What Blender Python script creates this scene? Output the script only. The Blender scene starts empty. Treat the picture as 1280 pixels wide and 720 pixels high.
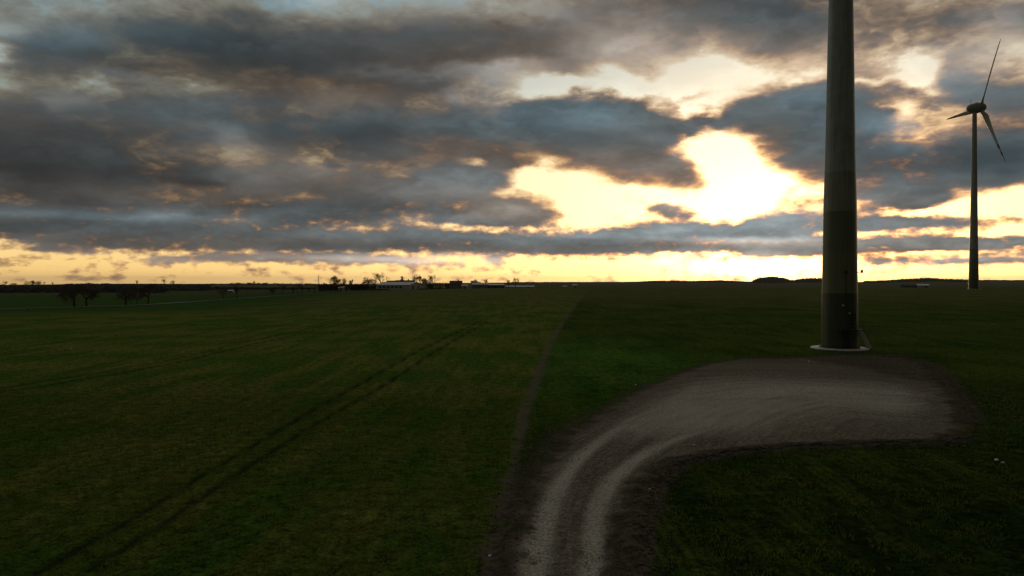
import bpy, bmesh, math, random
import numpy as np
from mathutils import Vector, Matrix, Euler
R = math.radians
scene = bpy.context.scene
COL = scene.collection

# ------------------------------------------------------------------ view
CAM_H = 10.0
HFOV = R(72.0)
FPX = 640.0 / math.tan(HFOV / 2)          # focal length in photo pixels (1280 wide)
HORY = 352.0                               # photo row of eye level
cam_d = bpy.data.cameras.new("camera")
cam = bpy.data.objects.new("camera", cam_d); COL.objects.link(cam)
cam.location = (0, 0, CAM_H)
cam.rotation_euler = (R(90) - math.atan((360 - HORY) / FPX), 0, 0)
cam_d.sensor_width = 36; cam_d.angle = HFOV
cam_d.clip_start = 0.1; cam_d.clip_end = 60000
scene.camera = cam
vs = scene.view_settings
vs.view_transform = 'Standard'; vs.look = 'None'; vs.exposure = 0; vs.gamma = 1
vs.use_curve_mapping = False

SUN_AZ, SUN_EL = 20.5, 2.6                 # degrees right of +Y, above the horizon

# ------------------------------------------------------------------ sky
def azel(px, py):
    az = math.atan((px - 640) / FPX)
    el = math.atan((HORY - py) / FPX * math.cos(az))
    return math.degrees(az), math.degrees(el)

class X:
    """tiny expression wrapper over math nodes"""
    nt = None
    def __init__(s, sock): s.s = sock
    @staticmethod
    def _m(op, *a, clamp=False):
        n = X.nt.nodes.new('ShaderNodeMath'); n.operation = op; n.use_clamp = clamp
        for i, v in enumerate(a):
            if isinstance(v, X): X.nt.links.new(v.s, n.inputs[i])
            else: n.inputs[i].default_value = float(v)
        return X(n.outputs[0])
    def __add__(s, o): return X._m('ADD', s, o)
    __radd__ = __add__
    def __sub__(s, o): return X._m('SUBTRACT', s, o)
    def __rsub__(s, o): return X._m('SUBTRACT', o, s)
    def __mul__(s, o): return X._m('MULTIPLY', s, o)
    __rmul__ = __mul__
    def __truediv__(s, o): return X._m('DIVIDE', s, o)
    def __rtruediv__(s, o): return X._m('DIVIDE', o, s)
    def exp(s): return X._m('EXPONENT', s)
    def max(s, o): return X._m('MAXIMUM', s, o)
    def min(s, o): return X._m('MINIMUM', s, o)
    def clamp(s): return X._m('ADD', s, 0, clamp=True)
    def pow(s, o): return X._m('POWER', s, o)
    def mad(s, a, b): return X._m('MULTIPLY_ADD', s, a, b)

def sstep(x, a, b, lo=0.0, hi=1.0):
    n = X.nt.nodes.new('ShaderNodeMapRange'); n.interpolation_type = 'SMOOTHSTEP'
    X.nt.links.new(x.s, n.inputs[0])
    for i, v in enumerate((a, b, lo, hi)): n.inputs[i + 1].default_value = v
    return X(n.outputs[0])
def vec(x, y, z=0.0):
    n = X.nt.nodes.new('ShaderNodeCombineXYZ')
    for i, v in enumerate((x, y, z)):
        if isinstance(v, X): X.nt.links.new(v.s, n.inputs[i])
        else: n.inputs[i].default_value = float(v)
    return n.outputs[0]
def sep(v):
    n = X.nt.nodes.new('ShaderNodeSeparateXYZ'); X.nt.links.new(v, n.inputs[0])
    return [X(o) for o in n.outputs]
def vm(op, a, b=None, c=None):
    n = X.nt.nodes.new('ShaderNodeVectorMath'); n.operation = op
    for i, v in enumerate((a, b, c)):
        if v is None: continue
        if isinstance(v, X): X.nt.links.new(v.s, n.inputs[i])
        elif isinstance(v, (tuple, list)): n.inputs[i].default_value = v
        elif isinstance(v, (int, float)): n.inputs[i].default_value = (v, v, v)
        else: X.nt.links.new(v, n.inputs[i])
    return n.outputs[0] if op not in ('DOT_PRODUCT', 'LENGTH') else X(n.outputs[1])
def vmix(f, a, b):
    n = X.nt.nodes.new('ShaderNodeMix'); n.data_type = 'VECTOR'; n.clamp_factor = False
    if isinstance(f, X): X.nt.links.new(f.s, n.inputs[0])
    else: n.inputs[0].default_value = f
    for i, v in ((4, a), (5, b)):
        if isinstance(v, (tuple, list)): n.inputs[i].default_value = v
        else: X.nt.links.new(v, n.inputs[i])
    return n.outputs[1]
def noise(v, scale, detail=4, rough=.5, dist=0.0, color=False):
    n = X.nt.nodes.new('ShaderNodeTexNoise'); n.noise_dimensions = '3D'
    X.nt.links.new(v, n.inputs['Vector'])
    n.inputs['Scale'].default_value = scale; n.inputs['Detail'].default_value = detail
    n.inputs['Roughness'].default_value = rough; n.inputs['Distortion'].default_value = dist
    return n.outputs['Color'] if color else X(n.outputs['Fac'])
def voro(v, scale, detail=2.0, rough=.5):
    n = X.nt.nodes.new('ShaderNodeTexVoronoi'); n.voronoi_dimensions = '2D'; n.feature = 'F1'
    X.nt.links.new(v, n.inputs['Vector']); n.normalize = True
    n.inputs['Scale'].default_value = scale; n.inputs['Detail'].default_value = detail; n.inputs['Roughness'].default_value = rough
    d = X(n.outputs['Distance']); return 1.0 - d * d * 1.6
AZR, ELR = (-46.0, 46.0), (-1.5, 26.0)
def field(lst, A, E):
    """sum of turned gaussians on the sky: (px, py, sx, sy, turn, amplitude), sizes in photo pixels"""
    F = np.zeros_like(A); k = math.degrees(1 / FPX)
    for (px, py, sx, sy, rot, amp) in lst:
        az, el = azel(px, py); c = math.cos(R(az)); r = R(-rot)
        dx, dy = A - az, E - el
        u = (dx * math.cos(r) + dy * math.sin(r)) / (sx * k * c * c)
        v = (-dx * math.sin(r) + dy * math.cos(r)) / (sy * k * c)
        F += amp * np.exp(-(u * u + v * v))
    return F
def curves(t, tabs):
    """three tables (values within -1..1) read at t by one RGB Curves node"""
    n = X.nt.nodes.new('ShaderNodeRGBCurve'); X.nt.links.new(t, n.inputs[1])
    n.mapping.use_clip = True
    for ch, tab in enumerate(tabs):
        c = n.mapping.curves[ch]; N = len(tab)
        for i in range(N - 2): c.points.new(.5, .5)
        pts = list(zip(np.linspace(0, 1, N), tab * .5 + .5))
        for p, (xx, yy) in zip(c.points, pts): p.location = (float(xx), float(yy))
    n.mapping.update()
    return n.outputs[0]
def fields(az, el, lists, K=46):
    """cloud cover, brightness and warmth as K products of a curve in azimuth and a curve in elevation"""
    NA, NE = 128, 128
    a = np.linspace(*AZR, NA); e = np.linspace(*ELR, NE)
    A, E = np.meshgrid(a, e)
    M = np.vstack([field(l, A, E) for l in lists])
    U, S, Vt = np.linalg.svd(M, full_matrices=False)
    print('sky fit error', np.abs(M - (U[:, :K] * S[:K]) @ Vt[:K]).max())
    ta = (az - AZR[0]) / (AZR[1] - AZR[0]); te = (el - ELR[0]) / (ELR[1] - ELR[0])
    ta, te = vec(ta, ta, ta), vec(te, te, te)
    out = None
    for g in range(0, K, 3):
        ks = [k for k in range(g, g + 3) if k < K]
        tabs, ms = [], []
        for k in ks + [ks[-1]] * (3 - len(ks)):
            m = np.abs(Vt[k]).max(); tabs.append(Vt[k] / m); ms.append(m)
        if out is not None:            # keeps the products in one strict chain, so few values are alive at once
            ta_, te_ = vm('MULTIPLY_ADD', out, (1e-9,) * 3, ta), vm('MULTIPLY_ADD', out, (1e-9,) * 3, te)
        else: ta_, te_ = ta, te
        uc = vm('MULTIPLY_ADD', curves(ta_, tabs), (2, 2, 2), (-1, -1, -1))
        us = sep(uc)
        for j, k in enumerate(ks):
            V = (U[:, k] * S[k] * ms[j]).reshape(3, NE)
            m = np.abs(V).max(axis=1) + 1e-9
            vc = vm('MULTIPLY_ADD', curves(te_, V / m[:, None]), tuple(2 * m), tuple(-m))
            out = vm('MULTIPLY_ADD', us[j], vc, out if out is not None else (0, 0, 0))
    return sep(out)

# cloud masses (positive) and openings (negative)
DENS = [
 (630, 212, 52, 17, 8, 1.7), (650, 240, 34, 5, 5, .7), (450, 275, 80, 6, 0, .8), (790, 222, 40, 9, 15, .6),
 (160, 190, 50, 18, 20, .6), (400, 196, 50, 14, 0, .6), (560, 190, 60, 12, 0, .7), (90, 90, 90, 14, 0, .3), (300, 270, 120, 8, 0, .4), (20, 258, 80, 6, 0, .4),
 (590, 222, 50, 17, 0, 1.4), (640, 232, 30, 7, 10, .7), (700, 250, 24, 5, 10, .5), (770, 232, 30, 5, 5, .4), (640, 252, 40, 7, 0, .5), (820, 118, 24, 6, -20, .5), (760, 112, 26, 5, 10, .5), (960, 205, 16, 5, 30, .4),
 (150, 165, 200, 45, 0, .45), (500, 118, 90, 18, -8, .3), (330, 215, 90, 18, 0, .4), (560, 205, 60, 10, 0, .35), (720, 62, 90, 20, 0, .35), (1200, 110, 50, 30, 0, .3), (480, 280, 200, 5, 0, .25),
 (360, 60, 330, 46, 0, 1.5), (90, 62, 130, 26, 4, .5), (650, 48, 110, 34, 0, .55), (820, 8, 200, 34, 0, .75), (900, 20, 130, 30, 0, .5),
 (1010, 25, 150, 38, 0, 1.1), (1190, 35, 120, 40, 0, 1.0), (750, 60, 60, 25, 0, .5), (800, 82, 40, 15, 15, .3),
 (60, 150, 200, 50, 0, .9), (110, 222, 190, 30, 0, 1.3), (260, 222, 60, 20, 0, .6), (20, 210, 90, 40, 0, .5),
 (250, 130, 110, 30, 0, .6), (470, 105, 90, 24, -12, .45), (560, 90, 120, 18, 0, .3),
 (345, 175, 50, 25, 0, .7), (430, 170, 100, 32, 8, 1.2), (570, 150, 110, 34, 0, 1.2), (700, 175, 100, 36, 8, 1.5), (745, 145, 70, 26, 0, 1.5), (800, 190, 80, 32, 14, 1.6), (862, 222, 34, 20, 20, 1.6), (820, 165, 50, 26, 0, 1.0), (872, 152, 60, 9, -4, 1.7), (825, 140, 30, 10, 20, .6), (880, 118, 20, 9, 0, .5),
 (400, 232, 120, 22, 0, .9), (330, 262, 240, 16, 0, 1.0), (540, 250, 110, 22, 0, 1.1), (600, 262, 60, 20, 0, 1.2), (570, 225, 60, 18, 0, .8), (640, 280, 60, 8, 0, .8), (100, 270, 160, 18, 0, .9),
 (200, 294, 260, 15, 0, 1.0), (480, 300, 260, 13, 0, 1.5), (700, 307, 140, 10, 0, 1.6), (100, 303, 90, 9, 0, .5), (330, 309, 200, 6, 0, .5), (40, 285, 60, 9, 0, .5),
 (660, 264, 40, 15, 0, 1.2), (700, 268, 40, 7, 0, .9), (826, 262, 34, 12, 0, 2.0), (856, 268, 30, 7, 0, 1.2),
 (800, 293, 60, 11, -3, 1.3), (870, 287, 80, 14, -4, 1.5), (930, 300, 120, 14, 0, 1.7), (850, 308, 200, 7, 0, 1.2), (975, 272, 60, 22, -20, 1.6), (1000, 308, 60, 10, 0, 1.2), (950, 312, 80, 5, 0, .7),
 (1000, 130, 90, 38, 0, 1.2), (1010, 190, 80, 40, 8, 1.3), (960, 170, 50, 40, 20, .9), (1120, 150, 90, 50, 0, .9), (1130, 215, 130, 38, 0, 1.3), (1250, 205, 90, 36, 0, 1.5), (1230, 110, 70, 30, 0, .9), (1270, 150, 50, 40, 0, .7),
 (1110, 250, 90, 14, 0, 1.0), (1170, 250, 40, 12, 0, .8), (1080, 278, 120, 10, 0, 1.3), (1140, 280, 60, 9, 0, .6), (1230, 280, 60, 7, 0, .7), (1120, 306, 130, 9, 0, 1.9), (1230, 304, 90, 7, 0, 1.5), (1100, 285, 80, 8, 0, .8), (1160, 258, 50, 10, 0, .8), (1170, 326, 60, 5, 0, 1.3), (1110, 324, 40, 5, 0, 1.1), (1260, 325, 50, 5, 0, 1.2),
 (60, 312, 50, 3, 0, .8), (210, 325, 26, 6, 0, 1.5), (340, 323, 80, 6, 0, 1.5), (260, 321, 40, 5, 0, 1.2), (480, 325, 60, 6, 0, 1.3), (190, 319, 12, 1.5, 0, .6), (400, 320, 40, 6, 0, .9), (565, 330, 20, 3, 0, .9), (617, 324, 14, 5, 0, 1.0), (700, 330, 20, 2.5, 0, .2), (845, 326, 16, 5, 0, 1.1), (810, 325, 12, 5, 0, 1.1), (880, 322, 20, 5, 0, .6), (60, 324, 90, 1.6, 0, .45), (10, 331, 20, 2, 0, .4), (120, 323, 40, 1, 0, .3),
 # openings
 (930, 130, 24, 8, 0, .5), (850, 128, 40, 7, -10, .4), (700, 100, 30, 8, 0, .4),
 (5, 28, 40, 10, 0, -.45), (0, 62, 26, 14, 0, -.8), (690, 112, 55, 13, -4, -1.3), (790, 108, 50, 12, 8, -1.1), (880, 92, 38, 14, 0, -1.7), (940, 95, 60, 9, 0, -.5), (905, 125, 50, 18, 0, -.7), (1000, 96, 60, 8, -6, -.45), (1150, 94, 34, 12, 15, -1.5), (1085, 97, 40, 5, 0, -.7), (1172, 110, 20, 8, 30, -.7), (1125, 140, 30, 14, 40, -.8),
 (905, 192, 38, 20, 10, -2.2), (930, 225, 45, 32, 20, -2.2), (890, 262, 30, 14, 0, -1.2), (725, 240, 100, 14, 8, -2.2), (780, 266, 30, 10, 0, -1.2), (740, 266, 40, 14, 0, -1.4), (655, 217, 60, 8, 3, -1.3), (590, 210, 22, 8, 0, -1.2), (640, 238, 30, 7, 0, -1.2), (760, 285, 30, 4, 0, -.5), (830, 250, 60, 5, 0, -.6),
 (1240, 255, 70, 15, 0, -2.2), (1205, 240, 20, 8, 0, -.7), (1150, 266, 60, 5, 0, -1.3), (1250, 290, 50, 4, 0, -.5), (1060, 256, 40, 4, 0, -.7), (1060, 293, 50, 3, 0, -.5), (1210, 312, 60, 4, 0, -.5),
 (850, 250, 60, 8, 5, -1.2), (940, 252, 40, 12, 10, -1.3), (990, 228, 30, 10, 30, -1.2), (885, 150, 60, 4, 0, .2),
 (530, 280, 60, 3, 3, -.8), (600, 287, 60, 3, 0, -.9), (430, 277, 80, 2.5, 0, -.2), (70, 297, 22, 3, 0, -.8), (120, 258, 150, 4, 0, -.5), (0, 302, 30, 4, 0, -.6), (880, 312, 30, 7, 0, -.9), (790, 315, 40, 4, 0, -.3),
]
# lighter (positive, stops) and darker parts of the cloud itself
LIGHT = [
 (330, 80, 170, 30, 0, -.8), (100, 150, 160, 30, 0, -.3), (180, 92, 110, 14, 6, -.4), (230, 20, 220, 18, 0, .15), (60, 30, 120, 26, 0, .6), (110, 50, 60, 16, 0, .3), (0, 30, 30, 8, 0, .9), (0, 62, 26, 16, 0, 1.0),
 (75, 125, 36, 14, 0, .8), (170, 105, 120, 9, 5, .5), (130, 140, 160, 16, 0, .3), (290, 168, 36, 16, 30, .9), (270, 112, 30, 8, 0, .6), (220, 150, 80, 10, 0, .2),
 (440, 118, 60, 18, -8, .75), (540, 88, 130, 9, -2, .9), (640, 95, 60, 14, 0, 1.4), (560, 120, 20, 9, 0, 1.0), (620, 120, 40, 24, 0, .9), (760, 50, 90, 34, 0, 1.5), (770, 78, 60, 12, 0, .7), (860, 55, 110, 18, 0, .9), (620, 12, 90, 18, 0, .7), (690, 8, 40, 14, 0, .9), (460, 10, 120, 14, 0, .3), (660, 50, 50, 26, 0, -.35),
 (860, 20, 160, 14, 0, .35), (1000, 20, 60, 22, 0, -.2), (1260, 40, 40, 34, 0, 1.0), (1110, 25, 130, 24, 0, -.1), (1010, 66, 90, 16, 0, .8), (1150, 70, 90, 12, 0, .6), (1190, 100, 40, 30, 0, .8), (1235, 85, 50, 24, 0, .7), (1120, 165, 40, 26, 20, .9),
 (110, 205, 170, 24, 0, -.8), (10, 212, 60, 18, 0, -.6), (60, 242, 130, 8, 0, -.5), (245, 232, 60, 9, 0, -.7), (310, 195, 60, 22, 0, .5), (130, 238, 30, 12, 0, .3), (190, 250, 60, 6, 0, .35),
 (60, 265, 140, 9, 0, .55), (200, 272, 110, 7, 0, .7), (60, 278, 150, 5, 0, -.2), (330, 222, 60, 20, 0, .75), (400, 180, 80, 22, 0, -.3), (480, 168, 60, 14, 0, -.3), (430, 215, 50, 22, 0, .2), (560, 238, 80, 24, 0, .7), (500, 245, 60, 10, 0, .35), (480, 263, 160, 6, 0, -.4), (600, 273, 60, 8, 0, -.3),
 (560, 140, 100, 24, 0, -.1), (730, 140, 60, 20, 0, .5), (700, 160, 50, 20, 0, -.05), (830, 170, 60, 14, 10, .3), (780, 205, 60, 14, 12, .35),
 (340, 292, 220, 6, 0, .35), (560, 300, 160, 8, 0, .3), (720, 295, 120, 5, 0, .6), (850, 285, 100, 8, 0, .5), (960, 265, 50, 16, 0, .8), (900, 300, 120, 4, 0, .9), (1000, 295, 60, 10, 0, .3), (930, 303, 60, 6, 0, .8), (220, 300, 160, 8, 0, .4), (30, 305, 60, 8, 0, .6),
 (990, 120, 60, 24, 0, .35), (1000, 165, 80, 24, 0, -.15), (1120, 205, 120, 26, 0, -.7), (1250, 200, 80, 26, 0, -.75), (1140, 250, 70, 12, 0, -.35), (1080, 250, 40, 10, 0, .4), (1100, 280, 90, 8, 0, .45), (1120, 300, 140, 8, 0, .3), (1190, 325, 100, 6, 0, 1.6), (1240, 300, 80, 8, 0, .4),
 (340, 322, 120, 8, 0, 1.7), (210, 325, 60, 8, 0, 1.5), (480, 324, 80, 8, 0, 2.0), (60, 318, 120, 9, 0, 1.1), (600, 326, 80, 8, 0, 2.2), (830, 326, 60, 8, 0, 3.0), (960, 320, 60, 8, 0, 1.0),
 (840, 262, 40, 10, 0, .8), (650, 262, 50, 14, 0, .8), (400, 285, 300, 22, 0, .35), (600, 250, 90, 40, 0, .3), (950, 290, 200, 25, 0, .5),
]
# warmer, browner (positive) or bluer (negative)
WARM = [
 (340, 100, 220, 16, 0, .9), (560, 75, 140, 18, 0, .8), (450, 120, 70, 22, 0, 1.1), (760, 50, 130, 40, 0, 1.2), (680, 70, 60, 18, 0, .6), (980, 50, 100, 22, 0, .6), (1130, 60, 160, 14, 0, .3), (20, 150, 60, 16, 0, .6), (75, 128, 30, 10, 0, .5),
 (120, 40, 260, 50, 0, -1.0), (300, 150, 200, 40, 0, -.4), (0, 30, 100, 50, 0, -.5), (1010, 8, 200, 14, 0, -.3), (1250, 100, 80, 40, 0, -.4),
 (60, 235, 160, 30, 0, .5), (260, 248, 100, 14, 0, .8), (310, 190, 60, 20, 0, .8), (400, 225, 90, 22, 0, .8), (600, 195, 140, 14, 0, .9), (560, 245, 120, 16, 0, .4), (120, 268, 170, 12, 0, -.7), (330, 262, 80, 8, 0, -.3),
 (560, 145, 160, 28, 0, -.4), (720, 140, 90, 26, 0, -.9), (820, 210, 70, 24, 10, 1.1), (700, 205, 120, 16, 8, 1.1), (1000, 215, 60, 20, 0, .7), (640, 262, 70, 20, 0, .6), (400, 160, 100, 20, 0, -.2),
 (380, 300, 250, 6, 0, .5), (200, 305, 200, 8, 0, .7), (600, 295, 160, 8, 0, -.2), (640, 310, 140, 4, 0, .5), (830, 285, 90, 8, 0, -.1), (920, 304, 120, 5, 0, 1.0),
 (1000, 120, 80, 34, 0, -.9), (1100, 170, 100, 40, 0, -.9), (1250, 200, 80, 30, 0, -.7), (960, 170, 24, 30, 20, .9), (1110, 255, 80, 16, 0, .4), (1120, 300, 140, 10, 0, .5), (340, 325, 500, 8, 0, 1.2), (960, 320, 400, 8, 0, 1.2), (650, 265, 60, 16, 0, .8), (840, 262, 40, 12, 0, .6),
]

def build_world():
    w = bpy.data.worlds.new("World"); scene.world = w; w.use_nodes = True
    nt = w.node_tree; nt.nodes.clear(); X.nt = nt
    out = nt.nodes.new('ShaderNodeOutputWorld'); bg = nt.nodes.new('ShaderNodeBackground')
    nt.links.new(bg.outputs[0], out.inputs[0])
    tc = nt.nodes.new('ShaderNodeTexCoord'); G = tc.outputs['Generated']
    x, y, z = sep(G)
    az = X._m('ARCTAN2', x, y) * (180 / math.pi)
    el = X._m('ARCSINE', z) * (180 / math.pi)
    P0 = vec(az, el)
    # cloud-layer coordinates: far cloud is seen flatter
    inv = 1.0 / (z.max(0.0) + 0.24)
    Q = vec(x * inv, y * inv, z.max(0.0) * 2.0)
    Pn = vec(az, el * 2.1)
    # domain warp
    wn = noise(Pn, .11, 3, .55, color=True)
    wn2 = noise(Pn, .45, 3, .55, color=True)
    amp = el.max(0.0).mad(.09, .03).min(1.0)
    wa = vm('MULTIPLY', vm('SUBTRACT', wn, (.5, .5, .5)), (5.5, 2.6, 0))
    wb = vm('MULTIPLY', vm('SUBTRACT', wn2, (.5, .5, .5)), (2.0, 1.5, 0))
    wsum = vm('ADD', wa, wb)
    P = vm('ADD', P0, vm('MULTIPLY', wsum, vec(amp, amp, 0)))
    front = sstep(y, .25, .6)
    # noise octaves
    n1 = noise(Q, 3.2, 6, .54, .5)
    up = vm('ADD', Q, vec(x * inv * -.045, y * inv * -.045, .03))
    n1u = noise(up, 3.2, 4, .54, .5)
    n2 = noise(Q, 7.5, 5, .58)
    inv2 = 1.0 / (z.max(0.0) + 0.34)
    Q2 = vec(x * inv2, y * inv2 * 1.3, z * 2.0)
    wq = vm('ADD', Q2, vm('MULTIPLY', vm('SUBTRACT', wn2, (.5, .5, .5)), (.22, .22, 0)))
    n3 = voro(wq, 4.2, 3.0)
    n3u = voro(vm('ADD', wq, vec(x * inv2 * -.045, y * inv2 * -.058, 0)), 4.2, 2.0)
    low = sstep(el, 9.0, 2.5)
    n4 = noise(vec(az, el * 1.7), 1.05, 4, .55)
    nb = noise(Q, .8, 3, .5)
    px_, py_, _ = sep(P)
    D, L, W = fields(px_, py_, (DENS, LIGHT, WARM))
    gx = az - 15.0; gy = el - 7.5
    soft = ((gx * gx) * (-1 / 13.0 ** 2) + (gy * gy) * (-1 / 5.5 ** 2)).exp() * -.42 + 1.0
    D = ((D - .10) * .74 * soft).max(-.36).min(1.15)
    D = D * front + (1.0 - front) * .55
    D = D + (n1 - .5) * 1.6 + (n2 - .5) * .55 + (n3 - .72) * 1.3 + (n4 - .5) * (low * 1.9) + (1.0 - front) * (nb - .5) * 2.0
    # clear strip along the horizon
    strip = sstep(el, 1.5, 3.1)
    D = D - (1.0 - strip) * .12
    D = D.min(2.2)
    L = L * front
    W = (W + .02) * front + (n1 - .5) * .4
    # clear air behind the cloud
    sdx = (az - SUN_AZ); sdy = (el - SUN_EL)
    glow = ((sdx * sdx) * (-1 / 26.0 ** 2) + (sdy * sdy) * (-1 / 13.0 ** 2)).exp()
    glow2 = ((sdx * sdx) * (-1 / 9.0 ** 2) + (sdy * sdy) * (-1 / 7.5 ** 2)).exp()
    ramp = nt.nodes.new('ShaderNodeValToRGB'); nt.links.new((el / 40.0).s, ramp.inputs[0])
    cr = ramp.color_ramp
    stops = [(0, (1.0, .62, .22)), (1.2, (1.02, .69, .26)), (3.5, (.86, .66, .32)), (8, (.42, .42, .33)), (13, (.25, .32, .32)), (20, (.11, .20, .25)), (40, (.05, .10, .15))]
    while len(cr.elements) < len(stops): cr.elements.new(.5)
    for e, (p, c) in zip(cr.elements, stops): e.position = p / 40; e.color = (*c, 1)
    back = sstep(y, -.5, .6, .09, 1.0)
    air = vm('MULTIPLY', ramp.outputs[0], vec(back, back, back))
    hdx = az - 18.8; hdy = el - .8
    glow3 = ((hdx * hdx) * (-1 / 5.0 ** 2) + (hdy * hdy) * (-1 / 1.6 ** 2)).exp()
    air = vm('ADD', air, vm('MULTIPLY', vec(glow3, glow3, glow3), (1.2, .95, .6)))
    hi = sstep(el, 9.5, 14.5)
    air = vm('ADD', air, vm('MULTIPLY', vec(glow, glow, glow), vmix(hi, (.98, .80, .36), (1.1, 1.12, .88))))
    air = vm('ADD', air, vm('MULTIPLY', vec(glow2, glow2, glow2), (1.0, .74, .36)))
    veil = sstep(n2 * .4 + n3 * .6, .50, .80) * hi * .6
    air = vmix(veil, air, (.42, .46, .43))
    nis = nt.nodes.new('ShaderNodeTexSky'); nis.sky_type = 'NISHITA'; nis.sun_disc = False
    nis.sun_elevation = R(SUN_EL); nis.sun_rotation = R(SUN_AZ); nis.altitude = 100; nis.dust_density = 2
    air = vm('ADD', air, vm('MULTIPLY', nis.outputs[0], (.05, .05, .05)))
    # cloud body
    relief = (n1 - n1u) * 1.6 + (n2 - .5) * .35 + (n3 - n3u) * 1.8 + (n4 - .5) * (low * 1.2)
    lum = X._m('POWER', 2.0, L + relief.min(1.0).max(-1.0) * .75)
    cool, brown = (.076, .087, .090), (.097, .084, .072)
    body = vmix(W.clamp(), cool, brown)
    blue = sstep(W, 0.0, -.9)
    body = vmix(blue, body, (.064, .090, .102))
    gl = glow.mad(1.1, .8) * back.max(.45)
    k = lum * gl * sstep(y, -.5, .3, .25, 1.0)
    body = vm('MULTIPLY', body, vec(k, k, k))
    # transmission, blue lost first
    tau = D.max(0.0)
    tau = tau.pow(1.5)
    thin = sstep(D, 1.25, .45)
    T = vm('MULTIPLY', vec((tau * -3.0).exp(), (tau * -3.8).exp(), (tau * -4.8).exp()), vec(thin, thin, thin))
    one = vm('SUBTRACT', (1, 1, 1), T)
    col = vm('ADD', vm('MULTIPLY', air, T), vm('MULTIPLY', body, one))
    dim = sstep(el, 24, 55, 1.0, 1.45)
    col = vm('MULTIPLY', col, vec(dim, dim, dim))
    # light scattered forward in the thin rims
    rim = vm('MULTIPLY', vm('MULTIPLY', T, one), (1.0, .62, .34))
    rg = glow * 1.35 + .05
    col = vm('ADD', col, vm('MULTIPLY', rim, vec(rg, rg, rg)))
    # ground half: plain dim earth
    gz = sstep(el, -1.5, -.2)
    col = vmix(gz, (.01, .01, .008), col)
    nt.links.new(col, bg.inputs[0]); bg.inputs[1].default_value = 1.0
    w.cycles.sampling_method = 'MANUAL'; w.cycles.sample_map_resolution = 1024
build_world()
sd = bpy.data.lights.new("sun", 'SUN'); sun = bpy.data.objects.new("sun", sd); COL.objects.link(sun)
sd.energy = 0.6; sd.angle = R(6.0); sd.color = (1.0, .72, .42)
sdir = Vector((math.sin(R(SUN_AZ)) * math.cos(R(SUN_EL)), math.cos(R(SUN_AZ)) * math.cos(R(SUN_EL)), math.sin(R(SUN_EL))))
sun.rotation_euler = sdir.to_track_quat('Z', 'Y').to_euler()
sun.location = sdir * 300
# ------------------------------------------------------------------ small builders
def tag(o, label=None, cat=None, group=None, kind=None):
    for k, v in (('label', label), ('category', cat), ('group', group), ('kind', kind)):
        if v: o[k] = v
    return o
def empty(name, loc, rz=0.0):
    o = bpy.data.objects.new(name, None); COL.objects.link(o)
    o.location = loc; o.rotation_euler = (0, 0, rz); o.empty_display_size = .5
    return o
def npmesh(name, V, F, mat, parent=None, smooth=False, attrs=None):
    """V (n,3), F (m,k) arrays -> linked mesh object"""
    V = np.asarray(V, np.float32); F = np.asarray(F, np.int32)
    me = bpy.data.meshes.new(name); k = F.shape[1]
    me.vertices.add(len(V)); me.vertices.foreach_set('co', V.ravel())
    me.loops.add(F.size); me.loops.foreach_set('vertex_index', F.ravel())
    me.polygons.add(len(F)); me.polygons.foreach_set('loop_start', np.arange(len(F), dtype=np.int32) * k)
    me.update(calc_edges=True)
    me.polygons.foreach_set('use_smooth', np.full(len(F), smooth))
    for nm, a in (attrs or {}).items():
        at = me.attributes.new(nm, 'FLOAT', 'POINT'); at.data.foreach_set('value', np.asarray(a, np.float32))
    if mat: me.materials.append(mat)
    o = bpy.data.objects.new(name, me); COL.objects.link(o)
    if parent: o.parent = parent
    return o

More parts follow.
